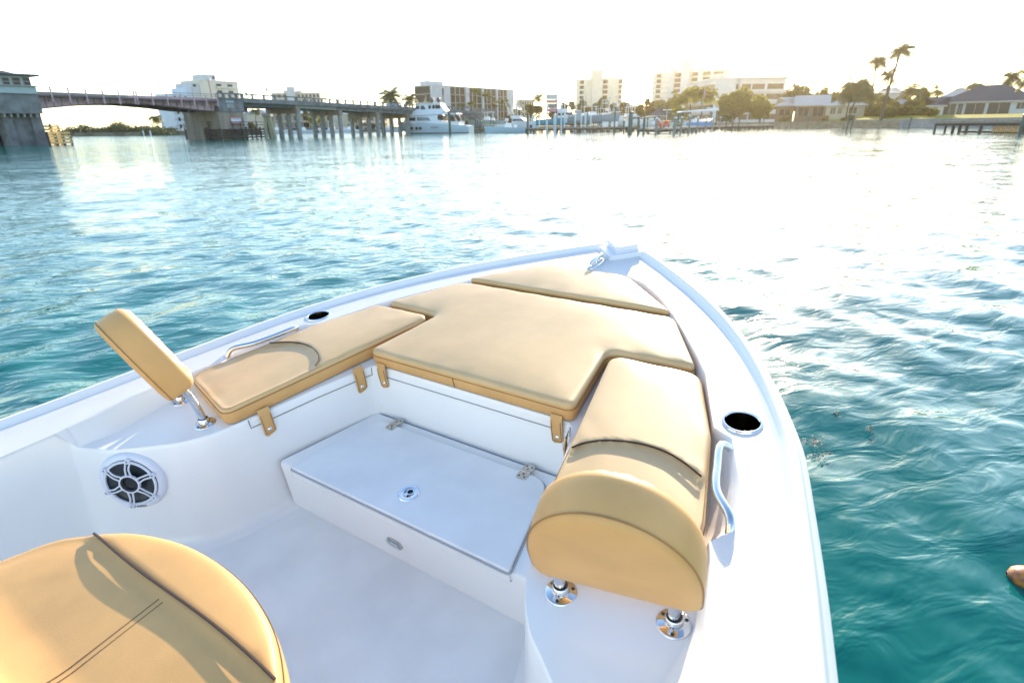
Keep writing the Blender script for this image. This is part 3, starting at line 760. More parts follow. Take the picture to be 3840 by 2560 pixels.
wall_thing('bulkhead', 'brown timber bulkhead along the shore under the sun glare', 'seawall', [Vector((44,203,0)), Vector((62,177.5,0)), Vector((86,163.2,0)), Vector((99.5,152.2,0))], 1.45, .4, mat('bulkhead_timber', (0.27,0.22,0.16), .9, var=.2, vscale=1), 3.0)
wall_thing('bulkhead', 'dark bulkhead along the shore behind the bridge piles', 'seawall', [Vector((-99,231,0)), Vector((-86,261.5,0)), Vector((-40,267.5,0)), Vector((-6,249.5,0))], 1.4, .4, timber, 3.0)

# ================================================================ bridge
Ev = Vector((.59, 1, 0)).normalized(); Nf = Vector((-Ev.y, Ev.x, 0)); BO = Vector((-68.7, 89.6, 0))
def sz(u, v):
    q = ray(u, v); t = (BO.x-.59*BO.y)/(q[0]-.59*q[1]); p = Vector((q[0]*t, q[1]*t, HC+q[2]*t)); return (p-BO).dot(Ev), p.z
def BP(s, w, z): p = BO+Ev*s+Nf*w; return (p.x, p.y, z)
def slab(mb, poly, w0, w1):            # polygon in (s,z), between offsets w0..w1
    mb.hexa([BP(s, w0, z) for s, z in poly], [BP(s, w1, z) for s, z in poly])
def bx(mb, s0, s1, w0, w1, z0, z1): slab(mb, [(s0,z0),(s1,z0),(s1,z1),(s0,z1)], w0, w1)
bridge = thing('bridge', 'low grey and mauve drawbridge crossing the channel at left', 'bridge', tuple(BO)); bo = tuple(BO)
# pier 1
sL = sz(47,547)[0]; sR = sz(183,543)[0]; zB = sz(150,427)[1]; sB = sz(150,427)[0]; zC = sz(125,354)[1]; zD = sz(118,328)[1]; zR = sz(105,288)[1]
mb = MB(); bx(mb, sL, sR-.4, .5, 11, -2, zB+.1); bx(mb, sL-.2, sL+.9, -.1, 3, -2, zB); bx(mb, sR-1.3, sR, -.1, 11, -2, zB)
mb.add([], []); pr = mb.build('pier', conc, bridge, bo)
mb = MB(); bx(mb, sL-4, sL-.6, 2, 9, -2, zB-.4); mb.build('shaded_recess', conc_dk, bridge, bo)  # dark-coloured column standing in for the shaded recess beside the pier
mb = MB(); bx(mb, sL-9, sB, -1.0, 12, zB, zC); mb.build('machinery_block', conc, bridge, bo)
for k in range(6):
    s = sL-.2+k*(sB-sL-.6)/5; mb = MB(); slab(mb, [(s,zB-.5),(s+.22,zB-.5),(s+.22,zB),(s,zB)], -.8, .5); mb.build('bracket', conc_lt, bridge, bo)
mb = MB(); bx(mb, sL-9, sz(124,350)[0], -1.3, 12.3, zC, zD); bt = mb.build('parapet', tealwhite, bridge, bo)
mb = MB(); bx(mb, sL-9, sz(118,328)[0]+.2, -1.6, 12.5, zD, zD+.16); mb.build('ledge', conc_lt, bridge, bo)
sH = sz(104,300)[0]
mb = MB(); bx(mb, sL-8, sH, -.6, 6, zD+.16, zR); th_ = mb.build('tender_house', tealwhite, bridge, bo)
mb = MB(); mb.hexa([BP(s,w,zR) for s,w in ((sL-9,-1.6),(sH+.9,-1.6),(sH+.9,7),(sL-9,7))], [BP(s,w,zR+.22) for s,w in ((sL-9,-1.6),(sH+.9,-1.6),(sH+.9,7),(sL-9,7))])
mb.hexa([BP(s,w,zR+.22) for s,w in ((sL-8,-.9),(sH-1.6,-.9),(sH-1.6,6),(sL-8,6))], [BP(s,w,zR+.65) for s,w in ((sL-7,1),(sH-2.4,.6),(sH-2.4,5),(sL-7,5))])
mb.build('roof', roofgrey, th_, bo)
for ua, ub in ((2,30),(40,70),(80,107)):
    s0 = sz(ua,305)[0]; s1 = sz(ub,305)[0]-.12; z0 = sz((ua+ub)/2,320)[1]; z1 = sz((ua+ub)/2,293)[1]
    mb = MB(); bx(mb, s0, s1, -.66, -.6, z0, z1); w = mb.build('window', glass, th_, bo)
    mb = MB(); bx(mb, s0, s1, -.70, -.663, (z0+z1)/2-.04, (z0+z1)/2+.04); bx(mb, s0-.06, s0, -.70, -.602, z0, z1); bx(mb, s1, s1+.06, -.70, -.602, z0, z1); mb.build('frame', conc_lt, w, bo)
mb = MB(); s0, z0 = sz(20,488); s1, z1 = sz(32,474); bx(mb, sz(36,480)[0]-.3, sz(58,480)[0]-.3, .44, .497, sz(48,485)[1], sz(48,471)[1]); mb.build('notice_board', conc_lt, bridge, bo)
# bascule leaves
top = [(128,358),(300,364),(445,370),(497,371.5),(552,373.5),(808,381)]
bot = [(150,410),(200,405),(255,400),(360,393),(445,390.5),(497,390.5),(530,391.5),(640,401),(745,414),(808,419)]
def leaf(ua, ub, w0, w1, m_, name, par, dt=0, db=0):
    T = [t for t in top if ua <= t[0] <= ub]; B = [b for b in bot if ua <= b[0] <= ub]
    poly = [sz(u, v+dt) for u, v in T]+[sz(u, v+db) for u, v in reversed(B)]
    mb = MB(); slab(mb, poly, w0, w1); return mb.build(name, m_, par, bo)
for ua, ub in ((120,497),(497,810)):
    lf = leaf(ua, ub, .35, .75, mauve, 'span_leaf', bridge)
    leaf(ua, ub, 8.6, 9.0, mauve_dk, 'far_girder', lf)
    # vertical stiffeners as thin ribs
    n_ = 12 if ub > 600 else 11
    for k in range(n_):
        u = max(ua, 152)+(ub-max(ua,152)-6)*(k+.5)/n_; vt = np.interp(u, [t[0] for t in top], [t[1] for t in top]); vb = np.interp(u, [t[0] for t in bot], [t[1] for t in bot])
        s, zt_ = sz(u, vt); _, zb_ = sz(u, vb); mb = MB(); bx(mb, s-.035, s+.035, .28, .348, zb_+.08, zt_-.1); mb.build('stiffener', mauve_dk, lf, bo)
    B = [b for b in bot if ua <= b[0] <= ub]; mb = MB(); pl = [sz(u,v) for u, v in B]; 
    for (a, b) in zip(pl, pl[1:]): slab(mb, [a, b, (b[0], b[1]+.15), (a[0], a[1]+.15)], .15, .34)
    T = [t for t in top if ua <= t[0] <= ub]; pl = [sz(u,v) for u, v in T]
    for (a, b) in zip(pl, pl[1:]): slab(mb, [(a[0],a[1]-.12),(b[0],b[1]-.12),(b[0],b[1]+.12),(a[0],a[1]+.12)], -.9, 9.6)
    mb.build('deck', mauve_dk, lf, bo)
    mb = MB(); pl = [sz(u, v) for u, v in T]
    for (a, b) in zip(pl, pl[1:]): slab(mb, [(a[0],a[1]+.13),(b[0],b[1]+.13),(b[0],b[1]+.62),(a[0],a[1]+.62)], 1.2, 1.4)
    mb.build('kerb_barrier', mauve if ub > 600 else conc_lt, lf, bo)
    # railing
    def zt(u): return sz(u, np.interp(u, [t[0] for t in top], [t[1] for t in top]))
    us = [u for u in (183,249,314,377,436,494,503,560,616,668,716,762,804) if ua < u <= ub]
    mb = MB(); cl_ = [zt(u) for u in [max(ua,128)]+us+[min(ub,808)]]
    for h in (1.18,.82,.45):
        mb.tube([BP(s, -.85, z+h) for s, z in cl_], .045 if h < 1 else .06, 5)
    mb.build('railing', conc_lt if h else white, lf, bo)
    for u in us:
        s, z = zt(u); mb = MB(); slab(mb, [(s-.09,z-.9),(s+.09,z-.9),(s+.07,z+1.2),(s-.07,z+1.2)], -1.02, -.86); slab(mb, [(s-.08,z-.75),(s+.08,z-.75),(s+.08,z-.3),(s-.08,z-.3)], -.86, .3); mb.build('rail_post', mauve, lf, bo)
# pier 2
s0, zt0 = sz(806,372); s1, _ = sz(901,376); zm = sz(812,419)[1]
mb = MB(); bx(mb, s0, s1, -.7, 11, zm, zt0); mb.build('machinery_block', conc, bridge, bo)
mb = MB(); bx(mb, s0-.2, s1-.3, -.5, 10.6, -2, zm); mb.build('pier', conc_tan, bridge, bo)
mb = MB(); bx(mb, s0, s1+.2, -.9, -.6, zt0+.003, zt0+.22); bx(mb, s0, s1+.2, -.9, -.6, zt0+.85, zt0+1.1)
for k in range(5): s = s0+(s1-s0)*k/4; bx(mb, s-.25, s+.25, -.88, -.62, zt0+.2, zt0+.86)
mb.build('parapet', conc, bridge, bo)
for (ua, ub, va, vb, m_, nm) in ((838,866,378,386,mat('sign_blue',(0.30,0.38,0.46),.6),'name_plate'),(842,866,390,406,conc_lt,'name_plate')):
    a = sz(ua, vb); b = sz(ub, va); mb = MB(); bx(mb, a[0], b[0], -.76, -.703, a[1], b[1]); mb.build(nm, m_, bridge, bo)
a = sz(860,464); b = sz(896,441)
mb = MB(); bx(mb, a[0], b[0], -.60, -.503, a[1], b[1]); sg = thing('warning_sign', 'white warning sign with a red border on the drawbridge pier', 'sign', BP(a[0], -.6, a[1]))
red = mat('sign_red', (0.55,0.10,0.10), .6); signwhite = mat('sign_white', (0.68,0.70,0.74), .5); blue = mat('sign_lettering', (0.10,0.13,0.30), .6)
mb.build('border', red, sg, BP(a[0], -.6, a[1])); e = .12
mb = MB(); bx(mb, a[0]+e, b[0]-e, -.62, -.602, a[1]+e, b[1]-e); mb.build('panel', signwhite, sg, BP(a[0], -.6, a[1]))
for txt, zz, m_ in (('CAUTION', .62, blue), ('SHALLOWS', .16, blue)):
    cu = bpy.data.curves.new('lettering', 'FONT'); cu.body = txt; cu.size = (b[1]-a[1])*.33; cu.align_x = 'CENTER'; cu.extrude = .005
    to = bpy.data.objects.new('lettering', cu); COL.objects.link(to); bpy.context.view_layer.update(); me_ = bpy.data.meshes.new_from_object(to); bpy.data.objects.remove(to)
    to = bpy.data.objects.new('lettering', me_); COL.objects.link(to); to.data.materials.clear(); to.data.materials.append(m_); to.parent = sg
    F = Matrix((Ev, Vector((0,0,1)), -Nf)).transposed().to_4x4(); F.translation = Vector(BP((a[0]+b[0])/2, -.64, a[1]+(b[1]-a[1])*zz))-Vector(BP(a[0], -.6, a[1])); to.matrix_local = F
# approach spans
atop = [(901,373),(1000,378),(1110,384),(1300,393.5),(1500,404.5),(1620,411),(1760,419),(1860,424)]
abot = [(901,401),(1110,405),(1300,416),(1500,427),(1620,433),(1760,440),(1860,444)]
def ap(u, L): return sz(u, np.interp(u, [t[0] for t in L], [t[1] for t in L]))
cuts = [901,1110,1265,1405,1520,1620,1700,1780,1860]
for i, (ua, ub) in enumerate(zip(cuts, cuts[1:])):
    a, b = ap(ua, atop), ap(ub, atop); c, d = ap(ub, abot), ap(ua, abot)
    mb = MB(); slab(mb, [(a[0]+.03,d[1]),(b[0]-.03,c[1]),(b[0]-.03,b[1]-.55),(a[0]+.03,a[1]-.55)], .4, 9.5); gd = mb.build('girder', conc_dk if i == 0 else conc_lt if i < 2 else conc, bridge, bo)
    mb = MB(); slab(mb, [(a[0],a[1]-.55),(b[0],b[1]-.55),(b[0],b[1]),(a[0],a[1])], -.3, 10.2); mb.build('deck', conc, gd, bo)
    mb = MB(); n_ = max(2, int((b[0]-a[0])/2.3)); 
    slab(mb, [(a[0],a[1]+.84),(b[0],b[1]+.84),(b[0],b[1]+1.08),(a[0],a[1]+1.08)], -.28, -.02)
    slab(mb, [(a[0],a[1]+.003),(b[0],b[1]+.003),(b[0],b[1]+.26),(a[0],a[1]+.26)], -.28, -.02)
    for k in range(n_+1):
        t = k/n_; s = a[0]+(b[0]-a[0])*t; z = a[1]+(b[1]-a[1])*t; s = min(max(s, a[0]+.2), b[0]-.2); bx(mb, s-.19, s+.19, -.26, -.04, z+.2, z+.86)
    mb.build('balustrade', conc, gd, bo)
a = sz(907,421); b = sz(945,400); mb = MB(); bx(mb, a[0], b[0], 1.5, 9, a[1], b[1]+.4); mb.build('counterweight_box', conc_dk, bridge, bo)
def bent(u, vb, pile0):
    s, z = sz(u, vb); mb = MB(); bx(mb, s-.55, s+.55, .2, 10, z-1.0, z+.05); bn = mb.build('pile_cap', conc_tan, bridge, bo)
    for k in range(4):
        w = .7+k*2.9; mb = MB(); mb.hexa([BP(s+a_, w+b_, -1.5) for a_, b_ in ((-.38,-.38),(.38,-.38),(.38,.38),(-.38,.38))], [BP(s+a_, w+b_, z-1.0) for a_, b_ in ((-.34,-.34),(.34,-.34),(.34,.34),(-.34,.34))])
        p = mb.build('pile', conc_lt, bn, bo)
    return bn
for u, vb in ((1119,405),(1279,415),(1420,423),(1535,429),(1640,434),(1745,439)): bent(u, vb, 0)
# lamp posts and mast on the bridge
def lamp(u, v0, v1, label, head=True):
    s, z = sz(u, v0); p = BP(s, .3, z); t = thing('lamp_post', label, 'lamp post', p, 0, 'lamp posts on the bridge')
    h = sz(u-(v0-v1)*.18, v1)[1]-z; mb = MB(); mb.tube([(0,0,0),(0,0,h)], [.09,.05], 6); mb.build('post', conc_lt, t)
    mb = MB(); mb.box(-.12,.12,-.12,.12,h-.9,h); mb.build('lamp_head', conc_dk, t)
lamp(931,376,341,'short grey lamp post on the bridge, first to the right of the tan pier')
lamp(1010,379,329,'grey lamp post on the bridge, second to the right of the tan pier')
lamp(1282,393,330,'tall thin lamp post on the bridge over the second row of piles')
s, z = sz(808,374); p = BP(s, 1, z); t = thing('barrier_mast', 'tall thin red and white mast standing at the drawbridge joint', 'mast', p)
mb = MB(); h = sz(785,243)[1]-z; mb.tube([(0,0,0),(0,0,h*.6)], .11, 6); mb.build('lower_pole', mat('mast_red',(.38,.20,.17),.6), t)
mb = MB(); mb.tube([(0,0,h*.6),(0,0,h)], .05, 5); mb.build('antenna', white, t)
mb = MB(); mb.box(-.35,.35,-.2,.2,h*.55,h*.62); mb.build('lamp_box', white, t)

# ---- timber fenders
def fender(name, label, pts, h, plank, gapz, m_, piles=2.2, rail=False):
    o = tuple(pts[0]); t = thing(name, label, 'fender', o); mb = MB()
    for a, b in zip(pts, pts[1:]):
        d = b-a; d.z = 0; L = d.length; d.normalize(); n = Vector((d.y,-d.x,0)); n = n if n.dot(a) < 0 else -n
        z = .15
        while z < h:
            c = [a+n*.16, b+n*.16, b+n*.03, a+n*.03]; mb.hexa([(p.x,p.y,z) for p in c], [(p.x,p.y,z+plank) for p in c]); z += plank+gapz
    mb.build('planks', m_, t, o)
    for a, b in zip(pts, pts[1:]):
        L = (b-a).length; k = max(2, int(L/piles))
        for i in range(k+1):
            p = a.lerp(b, i/k); m2 = MB(); m2.tube([(p.x,p.y,-1),(p.x,p.y,h+rnd.uniform(.1,.5))], .17, 7); m2.build('pile', timber, t, o)
    if rail:
        m2 = MB()
        for a, b in zip(pts, pts[1:]):
            d = Vector((a.x,a.y,0)).normalized()*1.5
            for hh in (.5,1.0): m2.tube([(a.x+d.x,a.y+d.y,h+hh+.3),(b.x+d.x,b.y+d.y,h+hh+.3)], .05, 5)
            for i in range(5): p = a.lerp(b,i/4)+d; m2.tube([(p.x,p.y,h-.3),(p.x,p.y,h+1.35)], .06, 5)
            c = [a, b, b+d*1.6, a+d*1.6]; m2.hexa([(p.x,p.y,h-.25) for p in c], [(p.x,p.y,h-.05) for p in c])
        m2.build('catwalk', timber, t, o)
    return t
g1 = ground(188,545); g2 = g1+Vector((.3,4.0,0))
fender('timber_fender', 'stack of sunlit yellow timber planks beside the left bridge pier', [g1, g2], 1.5, .30, .14, timber_lt, 1.2)
g1 = ground(177,540); g2 = g1+Vector((.2,3.0,0))
fender('timber_fender', 'upper tier of pale timber planks behind the sunlit fender', [g1, g2], 2.7, .30, .16, timber_lt, 1.5)
fender('timber_fender', 'long dark timber fender with catwalk around the tan bridge pier', [ground(700,520), ground(792,524), ground(912,522), ground(1028,517)], 1.75, .28, .18, timber, 1.5, True)
gp = ground(1015,518.5); t = thing('marker_dolphin', 'pale timber dolphin at the right end of the dark fender', 'piling', tuple(gp))
for a, b in ((-1,0),(.2,.6),(1.2,0)):
    mb = MB(); mb.tube([(a,b,-1),(a*.4,b*.4,4.1)], .32, 7); mb.build('pile', mat('pale_pile',(.34,.32,.22),.8), t)
mb = MB(); mb.box(-.9,.9,-.7,.7,4.0,4.5); mb.build('cap', decking, t)

# ================================================================ buildings
def frame2(uL, vL, uR, vR, Y):
    A = at(uL, vL, Y); q = ray(uR, vR); k = (A.z-HC)/q[2]; B = Vector((q[0]*k, q[1]*k, A.z)); return A, B
class Bld:
    def __init__(s, name, label, cat, A, B, z0, depth, m_, group=None):
        s.z0 = z0; d = B-A; d.z = 0; s.L = d.length; s.rot = math.atan2(d.y, d.x)
        s.t = thing(name, label, cat, (A.x, A.y, z0), s.rot, group); s.H = A.z-z0; s.D = depth
        mb = MB(); mb.box(0, s.L, 0, depth, -2, s.H); s.body = mb.build('wall', m_, s.t); s.glass = {}
        mb = MB(); mb.box(-.25, s.L+.25, -.25, depth+.25, s.H+.003, s.H+.45); mb.build('roof_edge', m_, s.t)
    def loc(s, p): d = Vector((p.x, p.y, 0))-Vector((s.t.location.x, s.t.location.y, 0)); c, n = math.cos(-s.rot), math.sin(-s.rot); return d.x*c-d.y*n, d.x*n+d.y*c
    def vol(s, x0, x1, y0, y1, z0, z1, m_, name='wall'):
        mb = MB(); mb.box(x0, x1, y0, y1, z0, z1); return mb.build(name, m_, s.t)
    def win(s, x0, x1, z0, z1, m_=None, y=0.0, name='window', th=.08):
        w, h = round(x1-x0, 2), round(z1-z0, 2); key = (w, h, (m_ or glass).name)
        if key not in s.glass:
            mb = MB(); mb.box(0, w, -th, -.004, 0, h); o = mb.build(name, m_ or glass, s.t); s.glass[key] = o
        else:
            o = s.glass[key].copy(); COL.objects.link(o); o.parent = s.t
        o.location = (x0, y, z0); return o
    def grid(s, x0, x1, z0, z1, nx, nz, fw=.6, fh=.55, m_=None, y=0.0):
        for j in range(nz):
            for i in range(nx):
                cw = (x1-x0)/nx; ch = (z1-z0)/nz; s.win(x0+cw*(i+.5-fw/2), x0+cw*(i+.5+fw/2), z0+ch*(j+.5-fh/2), z0+ch*(j+.5+fh/2), m_, y)
    def slabs(s, x0, x1, z0, z1, n, m_, out=1.2, th=.35, rail=.9, y=0.0):
        for j in range(n):
            z = z0+(z1-z0)*j/n; mb = MB(); mb.box(x0, x1, y-out, y-.09, z, z+th); mb.box(x0, x1, y-out, y-out+.1, z+th, z+rail); mb.build('balcony', m_, s.t)
G0 = 1.15
# cream stepped condominium behind the drawbridge pier
A, B = frame2(745,303,890,311,300)
b1 = Bld('condominium', 'cream stepped condominium block rising behind the tan bridge pier', 'apartment building', A, B, G0, 16, cream)
L, H = b1.L, b1.H
b1.vol(-3.6, -.01, .5, 15, -2, H-1.0, white); b1.vol(-6.4, -3.62, 1, 14, -2, H-3.2, bluewhite); b1.vol(-14.8, -6.42, 0, 14, -2, H-6.2, bluewhite)
b1.vol(L*.20, L*.50, 2, 12, H+.46, H+3.2, white, 'lift_tower'); b1.win(L*.42, L*.47, H+1.2, H+2.4, None, 2)
for j in range(7):
    z = H-3.0*(j+1)+.5
    for x in (L*.42, L*.72): b1.win(x, x+2.6, z, z+1.5); 
b1.slabs(L*.40, L*.62, 1.5, H, 7, cream, 1.0); b1.slabs(L*.70, L*.90, 1.5, H, 7, cream, 1.0)
b1.grid(-14.4, -6.8, .5, H-6.4, 3, 5, .4, .5); b1.slabs(-12.6, -9.2, 2.5, H-6.4, 5, white, 1.3); b1.slabs(-16, -14.82, 2, H-6.3, 5, white, 1.0)
b1.win(-3, -1.6, H-2.8, H-1.6, None, .5)
# far beige block with tower
A, B = frame2(1016,352,1198,350,430)
b2 = Bld('condominium', 'distant beige block with a white lift tower above the bridge railing', 'apartment building', A, B, G0, 18, beige)
L, H = b2.L, b2.H
b2.vol(L*.35, L*.51, -2, 8, -2, H+4.2, white, 'lift_tower'); b2.vol(L*.26, L*.33, 0, 8, H+.46, H+2.2, white, 'lift_tower'); b2.vol(L*.53, L*.62, 1, 8, H+.46, H+1.8, white, 'lift_tower')
b2.grid(L*.53, L, 0, H, 6, 7, .55, .6); b2.grid(0, L*.33, 0, H, 3, 7, .5, .6)
# low white block and long blue-roofed block behind the bridge piles
A, B = frame2(905,427,988,427,285)
b3 = Bld('low_block', 'white two-storey block beside the tan bridge pier', 'building', A, B, G0, 12, white)
b3.grid(b3.L*.15, b3.L, .6, b3.H-.8, 4, 2, .4, .5)
A, B = frame2(990,428,1330,432,280)
b4 = Bld('low_block', 'long two-storey block with blue-grey roof seen between the bridge piles', 'building', A, B, G0, 12, beige)
mb = MB(); L, H = b4.L, b4.H; mb.hexa([(-.6,-1.4,H+.46),(L+.6,-1.4,H+.46),(L+.6,13,H+.46),(-.6,13,H+.46)], [(1,2.5,H+1.9),(L-1,2.5,H+1.9),(L-1,9,H+1.9),(1,9,H+1.9)]); mb.build('roof', roofblue, b4.t)
b4.grid(0, L, .3, H-.2, 11, 2, .62, .72, glass2); b4.slabs(0, L, H*.46, H+1, 1, beige, 1.3)
for i in range(12): b4.vol(L*i/11.5-.25, L*i/11.5+.25, -1.35, -1.0, -1, H-.01, conc_lt, 'column')
A, B = frame2(1345,430,1478,436,270)
b5 = Bld('low_block', 'tan two-storey block seen left of the white yacht', 'building', A, B, G0, 12, beige)
b5.grid(1, b5.L-1, .3, b5.H-.2, 5, 2, .6, .6, glass2)
# dark balconied hotel
A, B = frame2(1614,321,1927,340,330)
b6 = Bld('hotel', 'long white hotel with dark balcony bays behind the yacht', 'hotel', A, B, G0, 12.4, white)
L, H = b6.L, b6.H
fx = lambda u: b6.loc(frame2(1614,321,u,321+(u-1614)*19/313,330)[1])[0]
for ua, ub in ((1688,1741),(1754,1804),(1809,1857),(1862,1900)):
    x0, x1 = fx(ua), fx(ub); nf = 5
    for j in range(nf):
        z0 = H*j/nf; 
        b6.win(x0, x1, z0+.35, z0+H/nf-.12, glass2, .0, 'balcony_bay')
        for k in (.30,.62): b6.vol(x0+(x1-x0)*k, x0+(x1-x0)*k+.5, -.16, -.083, z0+.4, z0+H/nf-.15, beige, 'partition')
    b6.slabs(x0, x1, 0, H, 5, conc_lt, .9, .25, .3)
for ua, ub in ((1741,1754),(1804,1809),(1857,1862)): b6.vol(fx(ua), fx(ub), -1.2, -.004, -1, H+.2, white, 'pier')
b6.win(fx(1657), fx(1663), H*.2, H*.95, glass2)
b6.vol(2, 14, 4, 10, H+.46, H+2.6, white, 'plant_room')
b6.vol(-.0+0, 1, -.9, -.004, -1, H+.1, white, 'pier')
for j in range(5):
    b6.vol(-.09, -.004, .5, 12.0, H*j/5+.4, H*(j+1)/5-.2, glass2, 'balcony_bay'); b6.vol(-1.0, -.10, .1, 12.4, H*j/5, H*j/5+.3, conc_lt, 'balcony')
# small far block
A, B = frame2(1957,377,2003,377,380)
b7 = Bld('low_block', 'small pale block far behind the boat towers', 'building', A, B, G0, 12, beige); b7.grid(0, b7.L, 2, b7.H, 5, 4, .5, .5)
# twin slab tower
A, B = frame2(2165,300,2336,297,420)
b8 = Bld('apartment_tower', 'cream tower with a tall central shaft and dark window strips', 'apartment building', A, B, G0, 16, cream)
L, H = b8.L, b8.H
def gx(b, u, uL, uR): return b.L*(u-uL)/(uR-uL)
x = lambda u: gx(b8, u, 2165, 2336)
b8.vol(x(2219), x(2259), -3, 10, -2, H+5.6, cream, 'lift_tower'); b8.vol(x(2262), x(2318), -1.2, 12, -2, H+.9, cream)
for ua, ub, n in ((2175,2190,1),(2262,2279,1),(2322,2334,1)):
    for j in range(9): b8.win(x(ua), x(ub), H*j/9+.5, H*(j+1)/9-.5, glass2 if ua < 2300 else glass, -1.2 if ua == 2262 else 0)
# bright tower near the sun
A, B = frame2(2450,277,2722,262,400)
b9 = Bld('apartment_tower', 'long beige tower with three lift shafts washed out by the sun', 'apartment building', A, B, G0, 16, cream)
L, H = b9.L, b9.H; x = lambda u: gx(b9, u, 2450, 2722)
for ua, ub, dh, y in ((2518,2535,2.6,-1.5),(2564,2595,6.5,-3),(2624,2639,3.0,-1.5)): b9.vol(x(ua), x(ub), y, 9, -2, H+dh, white, 'lift_tower')
for ua, ub in ((2465,2483),(2536,2560),(2600,2622),(2642,2668)):
    for j in range(10): b9.win(x(ua), x(ub), H*j/10+.4, H*(j+1)/10-.5, glass2)
for j in range(10): b9.vol(x(2450), x(2464), -.5, -.004, H*j/10, H*j/10+.9, white, 'balcony'); b9.vol(x(2484), x(2517), -.5, -.004, H*j/10, H*j/10+1.0, white, 'balcony')
for j in range(10): b9.win(x(2680), x(2716), H*j/10+.9, H*(j+1)/10-.7, glass)
# white office block with ribbon windows
A, B = frame2(2687,300,2950,297,300)
b10 = Bld('office_block', 'white three-storey block with ribbon windows and overhanging roof below the sun', 'building', A, B, G0, 20, white)
L, H = b10.L, b10.H
b10.vol(-1, L+2.2, -1.6, 20, H+.46, H+1.0, white, 'overhanging_roof')
for j in range(4):
    for ua, ub in ((.02,.16),(.18,.32),(.36,.50),(.52,.70),(.74,.97)): b10.win(L*ua, L*ub, H*j/4.3+1.6, H*j/4.3+4.0, glass2)
    b10.vol(-.6, L+.8, -1.2, -.09, H*j/4.3+.2, H*j/4.3+1.3, white, 'balcony')
b10.vol(L*.325, L*.355, -1.5, -.004, -1, H, white, 'pier')
A, B = frame2(2576,320,2686,300,330)
b11 = Bld('office_wing', 'left wing of the ribbon-windowed block, turned towards the marina', 'building', A, B, G0, 10, white)
for j in range(4):
    b11.win(.8, b11.L-.8, b11.H*j/4.3+1.6, b11.H*j/4.3+4.0, glass2); b11.vol(-.4, b11.L-.1, -1.2, -.09, b11.H*j/4.3+.2, b11.H*j/4.3+1.3, white, 'balcony')

# ---- houses
def house(name, label, uL, uR, vE, vB, Y, depth, ridge, wallm, roofm, wins, hip=True, group=None, vE2=None):
    A = at(uL, vE, Y); z0 = at((uL+uR)/2, vB, Y).z
    if vE2: A, B = frame2(uL, vE, uR, vE2, Y)
    else:                                   # front turned squarely towards the channel
        qm = ray((uL+uR)/2, 450); nrm = (qm[0], qm[1]); q = ray(uR, 450); k = (A.x*nrm[0]+A.y*nrm[1])/(q[0]*nrm[0]+q[1]*nrm[1]); B = Vector((q[0]*k, q[1]*k, A.z))
    d = B-A; d.z = 0; L = d.length; rot = math.atan2(d.y, d.x)
    t = thing(name, label, 'house', (A.x, A.y, z0), rot, group); H = A.z-z0
    mb = MB(); mb.box(0, L, 0, depth, -2, H); mb.build('wall', wallm, t)
    o = .7; mb = MB()
    base = [(-o,-o,H+.003),(L+o,-o,H+.003),(L+o,depth+o,H+.003),(-o,depth+o,H+.003)]
    if hip: r = [(depth*.5,depth/2,H+ridge),(L-depth*.5,depth/2,H+ridge)]; mb.add(base+r, [(0,1,5,4),(1,2,5),(2,3,4,5),(3,0,4),(3,2,1,0)])
    else: r = [(-o,depth/2,H+ridge),(L+o,depth/2,H+ridge)]; mb.add(base+r, [(0,1,5,4),(1,2,5),(2,3,4,5),(3,0,4),(3,2,1,0)])
    mb.build('roof', roofm, t)
    mb = MB(); mb.box(-o-.02, L+o+.02, -o-.1, -o-.003, H-.22, H+.08); mb.build('fascia', roofwhite, t)
    for x0, x1, a, b, m_, nm in wins:
        mb = MB(); mb.box(L*x0, L*x1, -.06, -.004, H*a, H*b); w = mb.build(nm, m_, t)
        mb = MB(); 
        for xx in (x0, (x0+x1)/2, x1): mb.box(L*xx-.05, L*xx+.05, -.11, -.063, H*a, H*b)
        mb.build('frame', roofwhite, w)
    return t
house('lake_house', 'single-storey white house with a broad grey hip roof and dark screened porch', 3530, 3905, 386, 431, 166, 15, 4.3, white, roofgrey,
      [(.04,.17,.06,.86,glass,'window'),(.19,.24,.02,.86,glass2,'door'),(.27,.47,.04,.88,screen_,'porch_screen'),(.50,.72,.04,.88,screen_,'porch_screen'),(.78,.86,.4,.85,glass,'window')], vE2=376)
house('side_house', 'white wing with a small grey roof left of the screened porch', 3485, 3528, 398, 431, 156, 9, 2.2, white, roofgrey, [(.3,.6,.3,.8,glass,'window')])
house('rear_house', 'white house with a pale metal roof behind the grey hip roof', 3512, 3655, 372, 430, 190, 12, 3.2, white, roofwhite, [(.2,.4,.4,.8,glass,'window')])
house('cottage', 'brown cottage with a white gabled roof in the middle of the right shore', 2985, 3095, 397, 440, 185, 12, 3.0, brownwall, roofwhite, [(.1,.45,.1,.8,glass2,'window'),(.55,.9,.1,.8,glass2,'window')], False)
house('cottage', 'cream cottage with a white roof behind the twin leaning palms', 3100, 3235, 397, 440, 178, 10, 2.4, beige, roofwhite, [(.12,.26,.3,.8,glass,'window'),(.32,.42,.3,.8,glass,'window'),(.6,.8,.3,.8,glass,'window')])
house('cottage', 'small brown cottage with white roof nearest the sun glare', 2912, 2972, 398, 442, 192, 10, 2.6, brownwall, roofwhite, [(.2,.8,.2,.7,glass2,'window')])
house('rear_house', 'tall pale house half hidden by the tall thin palms', 3285, 3365, 352, 430, 215, 12, 2.0, white, roofwhite, [(.2,.5,.6,.85,glass,'window')])
house('garden_shed', 'small shed with pale hip roof behind the hedge', 3345, 3395, 395, 430, 190, 6, 1.8, white, roofwhite, [(.3,.7,.3,.7,glass,'window')])
